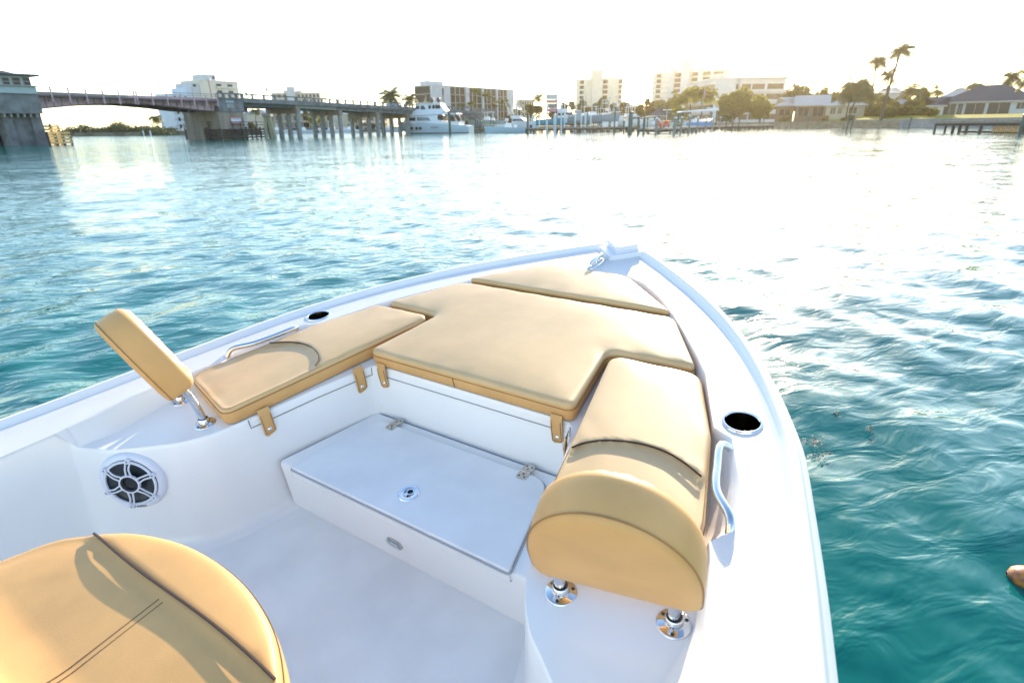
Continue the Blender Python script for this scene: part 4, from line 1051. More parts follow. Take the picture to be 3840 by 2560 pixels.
house('dock_hut', 'dark-roofed hut on the marina shore left of the red chairs', 2432, 2492, 436, 452, 200, 8, 2.6, brownwall, roofgrey, [(.3,.7,.2,.8,glass2,'window')])
# ================================================================ vegetation
def blob_leaves(rs, c, r, n, size, flat_=0.8):
    """n leaf cards in an uneven shell of radius r round c"""
    P = []; F = []
    d = rs.normal(size=(n, 3)); d /= np.linalg.norm(d, axis=1)[:, None]
    rad = r*(0.55+0.5*rs.rand(n)**.6)[:, None]; p = np.array(c)+d*rad*np.array([1, 1, flat_])
    a = rs.normal(size=(n, 3)); a /= np.linalg.norm(a, axis=1)[:, None]; b = np.cross(a, d+0.3*rs.normal(size=(n, 3))); b /= np.maximum(1e-6, np.linalg.norm(b, axis=1))[:, None]
    s = size*(0.6+0.8*rs.rand(n))[:, None]
    return np.stack([p-a*s, p+b*s*.55, p+a*s, p-b*s*.55], 1)
def leaf_mesh(name, Q, m_, parent=None):
    n = len(Q); me = bpy.data.meshes.new(name); me.vertices.add(n*4); me.vertices.foreach_set('co', Q.astype(np.float32).ravel())
    me.loops.add(n*4); me.polygons.add(n); me.loops.foreach_set('vertex_index', np.arange(n*4, dtype=np.int32))
    me.polygons.foreach_set('loop_start', np.arange(0, n*4, 4, dtype=np.int32)); me.polygons.foreach_set('loop_total', np.full(n, 4, dtype=np.int32))
    me.update(); me.materials.append(m_); o = bpy.data.objects.new(name, me); COL.objects.link(o)
    if parent is not None: o.parent = parent
    return o
SEED = [11]
def tree(label, u, vtop, wpx, Y, kind='leaf_mid', zb=1.15, trunk=True, lobes=9, name='tree', cat='tree', group=None, dens=1.0, squash=1.0):
    SEED[0] += 1; rs = np.random.RandomState(SEED[0])
    T = at(u, vtop, Y); W = (at(u+wpx/2, vtop, Y)-at(u-wpx/2, vtop, Y)).length; H = T.z-zb
    base = Vector((T.x, Y, zb)); t = thing(name, label, cat, tuple(base), 0, group)
    r = W/2; ch = min(H*.88, W*1.25*squash) if trunk else H; cz = H-ch/2; Q = []
    for i in range(lobes):
        a = rs.rand()*2*PI; q = rs.rand()**.5*.62; zz = (rs.rand()-.5)*.75
        k = (1-abs(zz)*.5); c = (math.cos(a)*r*q*k, math.sin(a)*r*q*k, cz+zz*ch*.85); lr = max(min(r, ch/2)*(.36+.28*rs.rand()), min(r, ch)*.2)
        Q.append(blob_leaves(rs, c, lr, int(300*dens), max(.24, lr*.18)))
    Q.append(blob_leaves(rs, (0,0,cz), min(r, ch/2)*.8, int(420*dens), max(.26, r*.09)))
    Q = np.concatenate(Q); top = Q[:, :, 2].max(); Q[:, :, 2] -= (top-H); Q[:, :, 2] = np.maximum(Q[:, :, 2], .05)
    leaf_mesh('crown', Q, LV[kind], t)
    if trunk:
        mb = MB(); mb.tube([(0,0,-.6),(.05*W*(rs.rand()-.5),0,H*.35),(0,.1,cz+ch*.15)], [max(.12,.035*H),max(.09,.025*H),.05], 7)
        for k in range(4): a = rs.rand()*6.3; mb.tube([(0,0,H*.35),(math.cos(a)*r*.5,math.sin(a)*r*.5,cz+ch*.1)], [max(.07,.016*H),.03], 5)
        mb.build('trunk', bark, t)
    return t
def palm(label, u, v, ub, vb, Y, R, kind='leaf_palm', fronds=22, wind=(0,0), droop=1.0, name='palm_tree', cat='palm', fan=False, group=None, rt=.16):
    """crown centre at pixel (u,v), trunk foot below pixel (ub,vb), depth Y, frond length R"""
    SEED[0] += 1; rs = np.random.RandomState(SEED[0]); fronds = int(fronds); C = at(u, v, Y); Bp = at(ub, vb, Y); B = Vector((Bp.x, Y, Bp.z))
    t = thing(name, label, cat, tuple(B), 0, group); c = C-B
    mb = MB(); mid = c*.5+Vector((c.x*-.12, 0, 0)); mb.tube([(0,0,-.3), tuple(mid*.5), tuple(mid), tuple(c*.8+Vector((c.x*-.03,0,0))), tuple(c)], [rt*1.5,rt*1.1,rt,rt*.85,rt*.8], 7); mb.build('trunk', bark, t)
    Q = []
    for i in range(fronds):
        a = 2*PI*(i+rs.rand()*.7)/fronds; el = rs.uniform(-.35, 1.25); L = R*(.75+.35*rs.rand()); n = 10
        if fan:
            d = np.array([math.cos(a)*math.cos(el), math.sin(a)*math.cos(el), math.sin(el)]); s = np.array([-math.sin(a), math.cos(a), 0]); up = np.cross(d, s); cc = np.array(c)+d*L*.45
            for k in range(9):
                th_ = (k-4)*.30; e = d*math.cos(th_)+s*math.sin(th_); w = np.cross(e, up); Q.append([cc, cc+e*L*.3+w*L*.035, cc+e*L*.62-np.array([0,0,.05*L]), cc+e*L*.3-w*L*.035])
            continue
        p = np.array(c, float); dirn = np.array([math.cos(a)*math.cos(el)+wind[0], math.sin(a)*math.cos(el)+wind[1], math.sin(el)]); dirn /= np.linalg.norm(dirn)
        for k in range(n):
            step = L/n; q = p+dirn*step; s = np.cross(dirn, [0,0,1]); s /= max(1e-6, np.linalg.norm(s)); wl = R*.30*math.sin(PI*min(1,(k+1.2)/(n+1)))**.7
            for sg in (-1, 1):
                for h in (0, .5):
                    b0 = p+(q-p)*h; tip = b0+s*sg*wl+dirn*wl*.5-np.array([0,0,wl*.55]); w = (q-p)*.28; Q.append([b0-w*.5, b0+w, tip+w*.3, tip-w*.3])
            dirn = dirn-np.array([0,0,.17*droop*(1+k*.12)])+np.array([wind[0], wind[1], 0])*.12; dirn /= np.linalg.norm(dirn); p = q
    leaf_mesh('fronds', np.array(Q), LV[kind], t)
    mb = MB(); mb.ball(tuple(c), rt*2.0, 8, 5, 1.2); mb.build('crown_heart', bark, t)
    return t
for u,v,w,l in ((3290,380,80,'green tree behind the left end of the lawn hedge'),(3350,378,70,'green tree behind the hedge below the smallest slim palm'),(3420,372,70,'green tree behind the middle of the lawn hedge'),(3470,380,64,'green tree where the hedge meets the white wing')):
    tree(l, u, v, w, 168, 'leaf_mid', zb=2.4, trunk=False, lobes=10, dens=1.2)
for u,v,w,Y,k,l in ((2962,332,80,208,'leaf_mid','tree in the glare just right of the ribbon-windowed block'),(3048,344,70,207,'leaf_mid','rounded tree above the roof of the brown cottage'),(3118,352,70,206,'leaf_dark','rounded dark tree between the brown and the cream cottage'),
   (3215,366,80,184,'leaf_mid','rounded tree behind the right end of the cream cottage roof'),(3258,372,60,182,'leaf_yellowgreen','light green tree left of the trunk of the tallest palm'),(3300,384,60,178,'leaf_mid','low tree directly behind the trunk of the tallest palm'),(3375,356,80,196,'leaf_mid','broad tree above the small shed'),(3432,362,80,192,'leaf_mid','broad tree above the middle of the lawn hedge'),(3392,392,70,176,'leaf_dark','dark tree right behind the lawn hedge'),
   (3560,352,50,212,'leaf_mid','tree top over the pale metal roof'),(3620,338,60,212,'leaf_yellowgreen','light tree top at the left slope of the grey roof'),
   (1990,388,44,244,'leaf_mid','tree left of the small spiky palm'),(2080,398,60,246,'leaf_dark','dark tree behind the foot of the tall sign'),(2204,392,60,244,'leaf_mid','low tree between the left foot and shaft of the cream tower'),(2245,384,50,246,'leaf_dark','dark tree under the shaft of the cream tower'),(2325,392,60,244,'leaf_mid','low tree right of the antenna masts'),(2380,392,60,240,'leaf_dark','dark tree left of the green gap-filling tree'),(2462,392,70,226,'leaf_mid','nearer dull tree above the dark-roofed hut'),(2500,384,70,228,'leaf_mid','nearer dull tree above the double-headed lamp')):
    tree(l, u, v, w, Y, k, lobes=10, dens=1.1)
# mangroves: one mass far behind the bridge
rs = np.random.RandomState(5); Q = []
for i in range(64):
    u = 225+i*6.9; v = 478+10*math.sin(i*.35)+rs.rand()*12-(10 if 20 < i < 45 else 0); Y = 232-.05*(u-225)+rs.rand()*8; p = at(u, v, Y)
    for z in np.arange(1.6, max(1.8, p.z), 1.8): Q.append(blob_leaves(rs, (p.x+rs.randn()*.7, Y+rs.randn()*1.5, min(z, p.z-1.4)), 1.9+rs.rand()*1.1, 130, .34))
for i in range(40):
    p = ground(228+i*10.2, 511.5-.012*(i*10)); Q.append(blob_leaves(rs, (p.x, p.y+3+rs.rand()*4, 1.0), 1.9, 120, .34))
tag(leaf_mesh('mangrove_thicket', np.concatenate(Q), LV['leaf_mangrove']), 'low dark green mangrove thicket along the far shore under the drawbridge', 'thicket', kind='stuff')
palm('lone small palm above the mangroves under the drawbridge', 583,441, 592,485, 236, 3.6, fronds=18, rt=.14)
palm('bushy date palm rising above the bridge rail, left of the dark hotel', 1462,362, 1468,440, 200, 4.6, fronds=34, droop=.7, fan=False)
palm('second date palm above the bridge rail, nearest the dark hotel', 1534,376, 1540,440, 205, 3.8, fronds=26, droop=.9)
for u,v,w,k,l in ((1146,420,5,'leaf_palm','fan palm just right of the first row of bridge piles'),(958,418,5,'leaf_palm','palm above the white block beside the tan pier'),
                  (1170,446,5,'leaf_yellowgreen','yellow-green palm between the first and second pile rows'),(1203,448,5,'leaf_yellowgreen','small yellow palm left of the second pile row'),(1318,436,5,'leaf_yellowgreen','bright yellow-green palm between the second and third pile rows'),(1335,428,5,'leaf_palm','dull palm left of the third pile row')):
    palm(l, u, v, u+4, 482, 268, 3.2, k, 18)
for u,v,w,l in ((942,458,36,'round dark shrub in front of the white block'),(1012,452,40,'larger round dark shrub left of the first pile row'),(1340,466,46,'dark rounded hedge behind the third pile row'),(1400,462,30,'dark shrub right of the third pile row'),(1180,474,60,'low dark hedge between the first two pile rows')):
    tree(l, u, v, w, 262, 'leaf_dark', trunk=False, lobes=6, name='shrub', cat='shrub', dens=.7)
for u,v,R_,l in ((1783,362,3.4,'tall cabbage palm before the middle of the hotel'),(1819,372,3.0,'cabbage palm just right of the tallest one before the hotel'),(1741,400,2.6,'cabbage palm low before the hotel above the yacht stern'),(1768,402,2.6,'cabbage palm between the two groups before the hotel'),(1862,398,2.8,'cabbage palm before the right bays of the hotel'),(1893,392,2.6,'cabbage palm at the white right end of the hotel')):
    palm(l, u, v, u+1, 445, 235, R_, 'leaf_palm', 16, fan=True)
tree('dark green tree at the end of the bridge behind the yacht', 1782, 411, 62, 215, 'leaf_mid', lobes=8)
tree('yellow-green bush just behind the stern of the white yacht', 1722, 434, 66, 205, 'leaf_yellowgreen', trunk=False, name='bush', cat='bush', lobes=8)
tree('second yellow-green bush lower behind the yacht stern', 1748, 450, 42, 203, 'leaf_yellowgreen', trunk=False, name='bush', cat='bush', lobes=6)
for u,v,w,k,l in ((1935,404,60,'leaf_mid','green tree right of the hotel behind the rod-tipped boat'),(2012,392,56,'leaf_mid','tree behind the first boat tower'),(2114,383,34,'leaf_dark','small dark tree right of the tall sign'),(2146,378,32,'leaf_dark','dark tree left of the cream twin-slab tower'),
                  (2182,371,44,'leaf_dark','dark tree at the left foot of the cream tower'),(2228,390,40,'leaf_dark','low tree below the central shaft of the cream tower'),(2266,361,44,'leaf_mid','tallest tree below the cream tower'),(2304,385,36,'leaf_dark','dark tree at the right foot of the cream tower'),(2348,380,44,'leaf_dark','dark tree just right of the cream tower')):
    tree(l, u, v, w, 245, k, lobes=8)
palm('spiky palm behind the boats left of the tall sign', 2020,366, 2020,440, 240, 3.2, fronds=20)
for u,v,w,l in ((2405,388,50,'dull green tree filling the gap between the two cream towers'),(2440,378,56,'dull green tree left of the long beige tower'),(2482,372,60,'dull green tree before the left end of the beige tower'),(2520,366,50,'dull green tree before the first shaft of the beige tower'),(2428,368,20,'thin pine top between the two towers')):
    tree(l, u, v, w, 235, 'leaf_mid', lobes=9)
for u,v,ub,R_,l in ((2548,372,2552,4.6,'yellow-green coconut palm at the left of the sunlit group'),(2585,352,2590,4.8,'yellow-green coconut palm in the middle of the sunlit group'),(2628,348,2632,4.6,'yellow-green coconut palm beside the flagpole'),(2662,356,2664,4.2,'yellow-green coconut palm nearest the big round tree')):
    palm(l, u, v, ub, 440, 205, R_, 'leaf_yellowgreen', 24, droop=1.0)
tree('low dark yellow-green shrub under the coconut palms', 2555, 400, 90, 203, 'leaf_yellowgreen', trunk=False, name='bush', cat='bush')
tree('big round sunlit tree below the ribbon-windowed block', 2755, 326, 150, 190, 'leaf_yellowgreen', lobes=16, dens=1.3)
tree('second sunlit round tree, lower, right of the biggest one', 2862, 352, 118, 188, 'leaf_yellowgreen', lobes=13, dens=1.2)
tree('wide bush at the shore under the big round tree', 2730, 400, 110, 186, 'leaf_mid', trunk=False, name='bush', cat='bush')
tree('feathery tree in the glare right of the ribbon-windowed block', 3000, 306, 90, 205, 'leaf_mid', lobes=11, dens=.8)
tree('pointed tree behind the brown cottage', 3085, 324, 60, 205, 'leaf_mid', lobes=8, dens=.8)
tree('spreading tree behind the cream cottage', 3150, 336, 90, 200, 'leaf_mid', lobes=10)
for u,v,ub,vb,R_,l in ((3196,330,3172,442,5.0,'drooping palm with a leaning trunk at the seawall corner'),(3240,322,3180,444,5.4,'second drooping palm leaning right from the same spot')):
    palm(l, u, v, ub, vb, 160, R_, 'leaf_palm', 34, wind=(-.25,0), droop=1.5)
tree('green tree behind the two drooping palms', 3270, 346, 90, 190, 'leaf_mid', lobes=9)
tree('bushy green tree at the foot of the tallest palm', 3325, 352, 80, 185, 'leaf_mid', lobes=9)
palm('tall slim palm with a swept crown, left of the tallest', 3288,231, 3262,400, 168, 3.7, 'leaf_palm', 26, wind=(.35,0), droop=.8, rt=.26)
palm('tallest slim palm, leaning right over the lawn', 3378,190, 3303,448, 156, 3.9, 'leaf_palm', 28, wind=(.2,0), droop=.6, rt=.30)
palm('smallest of the three slim palms behind the tallest one', 3333,284, 3318,400, 172, 3.6, 'leaf_palm', 22, wind=(-.15,0), rt=.22)
palm('palm rising behind the hedge left of the white wing', 3422,336, 3405,420, 180, 4.2, 'leaf_palm', 26)
tree('sunlit tree right of the palm behind the hedge', 3462, 324, 62, 185, 'leaf_yellowgreen', lobes=8)
tree('green shrub tree beside the small grey roof', 3486, 366, 70, 165, 'leaf_yellowgreen', lobes=8)
for u,v,w,l in ((3340,392,100,'left end of the thick hedge on the lawn'),(3398,394,104,'middle of the thick hedge on the lawn'),(3452,392,90,'right end of the thick hedge on the lawn')):
    tree(l, u, v, w, 160, 'leaf_mid', zb=2.4, trunk=False, name='hedge', cat='hedge', lobes=12, dens=1.2, squash=.5)
tree('yellow bush beside the corner of the white house', 3502, 404, 44, 150, 'leaf_yellowgreen', zb=2.4, trunk=False, name='bush', cat='bush')
palm('windblown palm behind the pale metal roof', 3515,342, 3508,420, 205, 3.6, 'leaf_palm', 18, wind=(.2,0))
palm('windblown palm behind the left slope of the grey roof', 3648,326, 3640,420, 200, 4.4, 'leaf_palm', 24, wind=(.25,0))
palm('palm towering behind the ridge of the grey roof', 3795,290, 3790,430, 180, 4.4, 'leaf_palm', 24, wind=(.2,0))
palm('palm whose fronds reach in at the right edge of the picture', 3915,208, 3900,440, 128, 5.4, 'leaf_yellowgreen', 26, wind=(.1,0))
palm('palm leaning in beside the right end of the lawn', 3870,300, 3850,430, 140, 4.0, 'leaf_palm', 18)
tree('low shrub on the lawn before the cream cottage', 3095, 432, 44, 166, 'leaf_mid', trunk=False, name='shrub', cat='shrub', lobes=6)
tree('low shrub on the lawn right of the first one, before the cottage', 3180, 430, 60, 166, 'leaf_mid', trunk=False, name='shrub', cat='shrub', lobes=7)
tree('dark shrub before the small brown cottage', 2945, 434, 60, 178, 'leaf_mid', trunk=False, name='shrub', cat='shrub', lobes=7)
tree('hedge behind the docks below the dull green trees', 2420, 425, 130, 225, 'leaf_dark', trunk=False, name='hedge', cat='hedge', lobes=12, squash=.4)
tree('long dark hedge along the marina behind the lifted boats', 2150, 425, 200, 238, 'leaf_dark', trunk=False, name='hedge', cat='hedge', lobes=16, squash=.25)
tree('dark hedge behind the boat with raised rods', 1930, 428, 140, 240, 'leaf_dark', trunk=False, name='hedge', cat='hedge', lobes=12, squash=.4)

# ================================================================ boats
hullw = mat('boat_white', (0.62,0.66,0.70), .25, coat=.3); hullpb = mat('boat_pale_blue', (0.33,0.50,0.58), .25, coat=.3); hullb = mat('boat_sky_blue', (0.05,0.30,0.46), .25, coat=.3)
hullg = mat('boat_grey_blue', (0.20,0.26,0.32), .25, coat=.3); hulld = mat('boat_bottom_paint', (0.02,0.03,0.05), .5); alum = mat('bright_tube', (0.75,0.75,0.75), .3, .6)
hulls = mat('boat_sage', (0.30,0.36,0.34), .25); motor = mat('outboard_white', (0.6,0.63,0.68), .3); motord = mat('outboard_navy', (0.03,0.05,0.14), .3); redp = mat('red_plastic', (0.62,0.04,0.02), .5); canvas = mat('blue_canvas', (0.10,0.28,0.55), .8); rod = mat('outrigger', (0.55,0.36,0.15), .4)
def hull_rows(L, B, fb, fs, n=14, deep=.35):
    rows = []
    for i in range(n+1):
        t = i/n; x = L*(t-.5); w = B/2*(1-max(0,(t-.35)/.65)**2.6)*(.92+.08*min(1,t*4)); sh = fs+(fb-fs)*t**1.7; rake = .10*L*max(0,(t-.55)/.45)**2*.35
        rows.append([(x+rake,w,sh),(x+rake*.97,w*.98,sh*.82),(x+rake*.5,w*.93,sh*.45),(x+rake*.12,w*.84,.08),(x,w*.72,-.12),(x-rake*.6,0,-deep)])
    return rows
def hull(par, L, B, fb, fs, m_, z=0, deep=.35, stripe=None):
    rows = hull_rows(L, B, fb, fs, deep=deep); full = [[(x,y,zz+z) for x,y,zz in r]+[(x,-y,zz+z) for x,y,zz in reversed(r[:-1])] for r in rows]
    mb = MB(); mb.grid(full); k = len(full[0]); mb.add(full[0], [tuple(range(k))]); o = mb.build('hull', m_, par, smooth=True, angle=40)
    mb = MB(); mb.grid([[(r[0][0],r[0][1]*s,r[0][2]+z-.10) for s in (1,.5,0,-.5,-1)] for r in rows]); mb.build('deck', hullw, par)
    mb = MB(); mb.grid([[(r[3][0],r[3][1]*1.01,r[3][2]+z+.10),(r[4][0],r[4][1]*1.02,r[4][2]+z),(r[5][0],0,r[5][2]+z-.02),(r[4][0],-r[4][1]*1.02,r[4][2]+z),(r[3][0],-r[3][1]*1.01,r[3][2]+z+.10)] for r in rows]); mb.build('bottom_paint', stripe or hulld, par)
    return o
def outboards(par, L, n, z, m_=None):
    for i in range(n):
        y = (i-(n-1)/2)*.75; mb = MB(); mb.hexa([(-L/2-.75,y-.22,z+.35),(-L/2-.05,y-.22,z+.35),(-L/2-.05,y+.22,z+.35),(-L/2-.75,y+.22,z+.35)],[(-L/2-.95,y-.26,z+1.25),(-L/2-.05,y-.26,z+1.3),(-L/2-.05,y+.26,z+1.3),(-L/2-.95,y+.26,z+1.25)])
        mb.box(-L/2-.55,-L/2-.2,y-.09,y+.09,z-.7,z+.36); mb.build('outboard', m_ or motor, par)
def console_boat(label, p, rot, L, B, m_, z=0, top=True, motors=2, mm=None, group='centre console boats', rods=0, name='centre_console_boat', tower=False):
    t = thing(name, label, 'boat', (p[0], p[1], 0), rot, group); fb, fs = L*.155, L*.11; hull(t, L, B, fb, fs, m_, z, stripe=hulls if z > 0 else None)
    mb = MB(); mb.hexa([(-L*.10,-B*.2,z+fs-.1),(L*.10,-B*.2,z+fs-.1),(L*.10,B*.2,z+fs-.1),(-L*.10,B*.2,z+fs-.1)],[(-L*.08,-B*.18,z+fs+1.1),(L*.03,-B*.18,z+fs+1.1),(L*.03,B*.18,z+fs+1.1),(-L*.08,B*.18,z+fs+1.1)]); c = mb.build('console', hullw, t)
    mb = MB(); mb.hexa([(L*.035,-B*.18,z+fs+1.12),(L*.075,-B*.19,z+fs+1.12),(L*.075,B*.19,z+fs+1.12),(L*.035,B*.18,z+fs+1.12)],[(-L*.0,-B*.17,z+fs+1.75),(L*.01,-B*.17,z+fs+1.75),(L*.01,B*.17,z+fs+1.75),(-L*.0,B*.17,z+fs+1.75)]); mb.build('windscreen', glass, c)
    mb = MB(); mb.box(-L*.22,-L*.14,-B*.2,B*.2,z+fs-.1,z+fs+.75); mb.build('leaning_post', hullw, t)
    if top:
        mb = MB(); zt_ = z+fs+2.3; mb.box(-L*.2,L*.09,-B*.33,B*.33,zt_,zt_+.12); tt = mb.build('t_top', hullw, t)
        for sx in (-.17,-.02,.06):
            for sy in (-.28,.28): mb = MB(); mb.tube([(L*sx,B*sy*.8,z+fs),(L*sx-.1,B*sy,zt_)], .05, 5); mb.build('leg', alum, t)
        if tower:
            mb = MB(); z2 = zt_+2.3; 
            for sx,sy in ((-.12,-.25),(-.12,.25),(.04,-.25),(.04,.25)): mb.tube([(L*sx,B*sy,zt_),(L*(sx*.5-.02),B*sy*.45,z2)], .045, 5)
            mb.box(-L*.07,L*.03,-B*.16,B*.16,z2-.9,z2-.8); mb.build('tower', alum, t); mb = MB(); mb.box(-L*.09,L*.05,-B*.22,B*.22,z2,z2+.1); mb.build('tower_roof', hullw, t)
    for i in range(rods):
        y = B*(.34 if i % 2 else -.34); mb = MB(); mb.tube([(-L*.12-.3*i,y,z+fs+2.0),(-L*.12-1.2-.3*i,y*1.6,z+fs+7.5-i*.6)], [.06,.025], 5); mb.build('outrigger', rod if i == 0 else alum, t)
    outboards(t, L, motors, z+fs*.45, mm)
    mb = MB(); mb.tube([(r[0][0],r[0][1]*.93,r[0][2]+z+.35) for r in hull_rows(L,B,fb,fs)[8:]]+[(r[0][0],-r[0][1]*.93,r[0][2]+z+.35) for r in reversed(hull_rows(L,B,fb,fs)[8:])], .035, 4); mb.build('bow_rail', alum, t)
    return t
def sportfisher(label, p, rot, L, B, m_, z=0, name='sport_fishing_boat', rods=4, group='sport fishing boats'):
    t = thing(name, label, 'boat', (p[0],p[1],0), rot, group); fb, fs = L*.165, L*.085; hull(t, L, B, fb, fs, m_, z)
    def cab(x0,x1,x2,x3,z0,z1,w0,w1,nm,m2): mb = MB(); mb.hexa([(x0,-w0,z0),(x1,-w0,z0),(x1,w0,z0),(x0,w0,z0)],[(x2,-w1,z1),(x3,-w1,z1),(x3,w1,z1),(x2,w1,z1)]); return mb.build(nm, m2, t)
    zc = z+fs*1.15; cab(-L*.12,L*.24,-L*.12,L*.13,zc-.2,zc+L*.11,B*.38,B*.33,'cabin',hullw); cab(-L*.10,L*.205,-L*.10,L*.15,zc+L*.045,zc+L*.09,B*.382,B*.355,'cabin_glass',glass)
    cab(-L*.16,L*.08,-L*.15,L*.06,zc+L*.112,zc+L*.16,B*.35,B*.32,'flybridge',hullw)
    zt_ = zc+L*.30; cab(-L*.15,L*.04,-L*.14,L*.03,zt_,zt_+.15,B*.3,B*.3,'hard_top',hullw)
    mb = MB()
    for sx,sy in ((-.13,-.26),(-.13,.26),(.02,-.26),(.02,.26)): mb.tube([(L*sx,B*sy,zc+L*.15),(L*sx,B*sy,zt_)], .06, 5); mb.tube([(L*sx,B*sy,zt_),(L*(sx*.4-.04),B*sy*.4,zt_+L*.20)], .05, 5)
    for h in (.07,.14): mb.box(-L*.09,-L*.03+.3,-B*.16,B*.16,zt_+L*h,zt_+L*h+.08)
    mb.build('tuna_tower', alum, t); mb = MB(); mb.box(-L*.11,L*.02,-B*.2,B*.2,zt_+L*.20,zt_+L*.20+.12); mb.build('tower_roof', hullw, t)
    mb = MB(); mb.ball((-L*.03,0,zt_+.5), .45, 10, 6, .8); mb.build('radar_dome', hullw, t)
    for i in range(rods):
        y = B*(.36 if i % 2 else -.36); mb = MB(); mb.tube([(-L*.05-.5*i,y,zc+L*.12),(-L*.20-.5*i,y*(1.5+i*.2),zc+L*.62-i*.5)], [.06,.02], 5); mb.build('outrigger', rod if i == 1 else alum, t)
    mb = MB(); rr = hull_rows(L,B,fb,fs)[7:]; mb.tube([(r[0][0],r[0][1]*.93,r[0][2]+z+.55) for r in rr]+[(r[0][0],-r[0][1]*.93,r[0][2]+z+.55) for r in reversed(rr)], .04, 4)
    for r in rr[::2]: 
        for s in (1,-1): mb.tube([(r[0][0],s*r[0][1]*.93,r[0][2]+z-.1),(r[0][0],s*r[0][1]*.93,r[0][2]+z+.55)], .03, 4)
    mb.build('bow_rail', alum, t); return t
# ---- the white motor yacht
pa, pb_ = ground(1490,501.5), ground(1768,498.5); dv = pb_-pa; YL = dv.length; yc = (pa+pb_)/2
yt = thing('motor_yacht', 'large pale blue-white motor yacht moored bow to the left by the bridge', 'yacht', (yc.x, yc.y, 0), math.atan2(-dv.y, -dv.x))
L = YL; B = 5.6
hz = lambda v: at(1620, v, yc.y).z
rows = []
zsh = [hz(v) for v in (474,472,470.5,468.5,466.5,465,463.5,462,460.5,459.5,458.5,458,458,458.5,459)]
sec = []
for i in range(15):
    t = i/14; x = -L/2+L*t; w = B/2*(1-max(0,(t-.5)/.5)**2.4)*.99; sh = zsh[i] if True else 0; rake = (.0 if t < .6 else ((t-.6)/.4)**2*1.0)
    xb = x-(((t-.6)/.4)**1.5*2.6 if t > .6 else 0)
    sec.append([(x,w+.02,sh),(x+(xb-x)*.3,w*.985,sh*.7),(x+(xb-x)*.7,w*.93,sh*.3),(xb,w*.86,.05),(xb,w*.8,-.5),(xb,0,-1)])
mb = MB(); full = [s+[(x,-y,z) for x,y,z in reversed(s[:-1])] for s in sec]; mb.grid(full); mb.add(full[0], [tuple(range(len(full[0])))]); mb.build('hull', mat('yacht_hull',(0.42,0.56,0.63),.2,coat=.4), yt, smooth=True, angle=40)
mb = MB(); mb.grid([[(s[3][0],s[3][1]*1.015,.28),(s[3][0],s[3][1]*1.02,-.3)] for s in sec]); mb.grid([[(s[3][0],-s[3][1]*1.015,.28),(s[3][0],-s[3][1]*1.02,-.3)] for s in sec]); mb.build('boot_stripe', hulld, yt)
mb = MB(); mb.grid([[(s[0][0],s[0][1]*k,s[0][2]-.05) for k in (1,.5,0,-.5,-1)] for s in sec]); mb.build('deck', hullw, yt)
U = lambda u: L/2-(u-1487)*L/278.0          # picture column -> position along the yacht
ycab = mat('yacht_cabin', (0.60,0.66,0.70), .3, coat=.3)
def hx(pts, w0, w1, nm, m_, par=yt):           # side outline (u,v) list, half widths bottom/top
    P = [(U(u), hz(v)) for u, v in pts]; zs = [p[1] for p in P]; lo, hi = min(zs), max(zs)
    f = lambda z: w0+(w1-w0)*(z-lo)/max(.01, hi-lo); mb = MB()
    mb.hexa([(x,-f(z),z) for x,z in P], [(x,f(z),z) for x,z in P]); return mb.build(nm, m_, par, smooth=False)
hx([(1490,461),(1506,455),(1528,453),(1528,462)], .5, .8, 'foredeck', ycab)
hx([(1528,462),(1530,446),(1546,437),(1656,432),(1668,452),(1672,466)], 2.55, 2.3, 'saloon', ycab)
hx([(1533,438),(1570,434),(1660,431),(1725,430),(1722,427),(1660,424),(1572,412),(1540,432)], 2.6, 2.1, 'upper_deck', ycab)
hx([(1566,414),(1574,394),(1583,391),(1664,391),(1668,400),(1680,416),(1668,424),(1600,424)], 1.9, 1.5, 'wheelhouse', ycab)
hx([(1578,391),(1666,391),(1664,388.5),(1580,388.5)], 1.9, 1.9, 'hard_top', ycab)
hx([(1546,453),(1548,442),(1573,440),(1573,453)], 2.52, 2.44, 'window', glass); hx([(1578,453),(1578,440),(1620,440),(1629,453)], 2.56, 2.46, 'window', mat('yacht_glass',(0.12,0.17,0.19),.15))
hx([(1570,409),(1576,397),(1587,397),(1586,409)], 1.82, 1.7, 'window', glass); hx([(1591,411),(1592,397),(1603,397),(1610,411)], 1.84, 1.72, 'window', glass)
for u in (1620,1634,1645,1654): hx([(u,409),(u,396),(u+8,396),(u+9,409)], 1.80, 1.72, 'window', glass2)
hx([(1655,451),(1654,435),(1672,435),(1673,453)], 2.45, 2.40, 'saloon_door', glass2)
hx([(1660,466),(1672,458),(1732,457),(1730,470),(1760,472),(1758,478),(1690,474)], 2.5, 2.5, 'cockpit_coaming', ycab)
for u in (1558,1576,1590):
    for s in (1,-1): mb = MB(); mb.lathe([(.0001,.05),(.38,.04),(.38,-.2)], 12, (U(u), s*2.72, hz(481)), ax=(0,s,0)); mb.build('porthole', glass2, yt)
hx([(1629,482),(1629,474),(1658,474),(1658,481)], 2.83, 2.83, 'hull_vent', mat('vent_grey',(0.22,0.30,0.36),.5))
for u, v in ((1625,376),(1650,376)):
    mb = MB(); mb.lathe([(.12,0),(.12,.8)], 8, (U(u),0,hz(389))); mb.ball((U(u),0,hz(376)), .55, 12, 8, 1.2); mb.build('satellite_dome', hullw if u < 0 else darkgrey, yt, smooth=True)
for u, v1, x in ((1608,358,.9),(1636,352,0),(1664,356,-.9),(1600,372,.5)):
    mb = MB(); mb.tube([(U(u),x,hz(389)),(U(u)-.1,x,hz(v1))], .04, 4); mb.build('antenna', alum, yt)
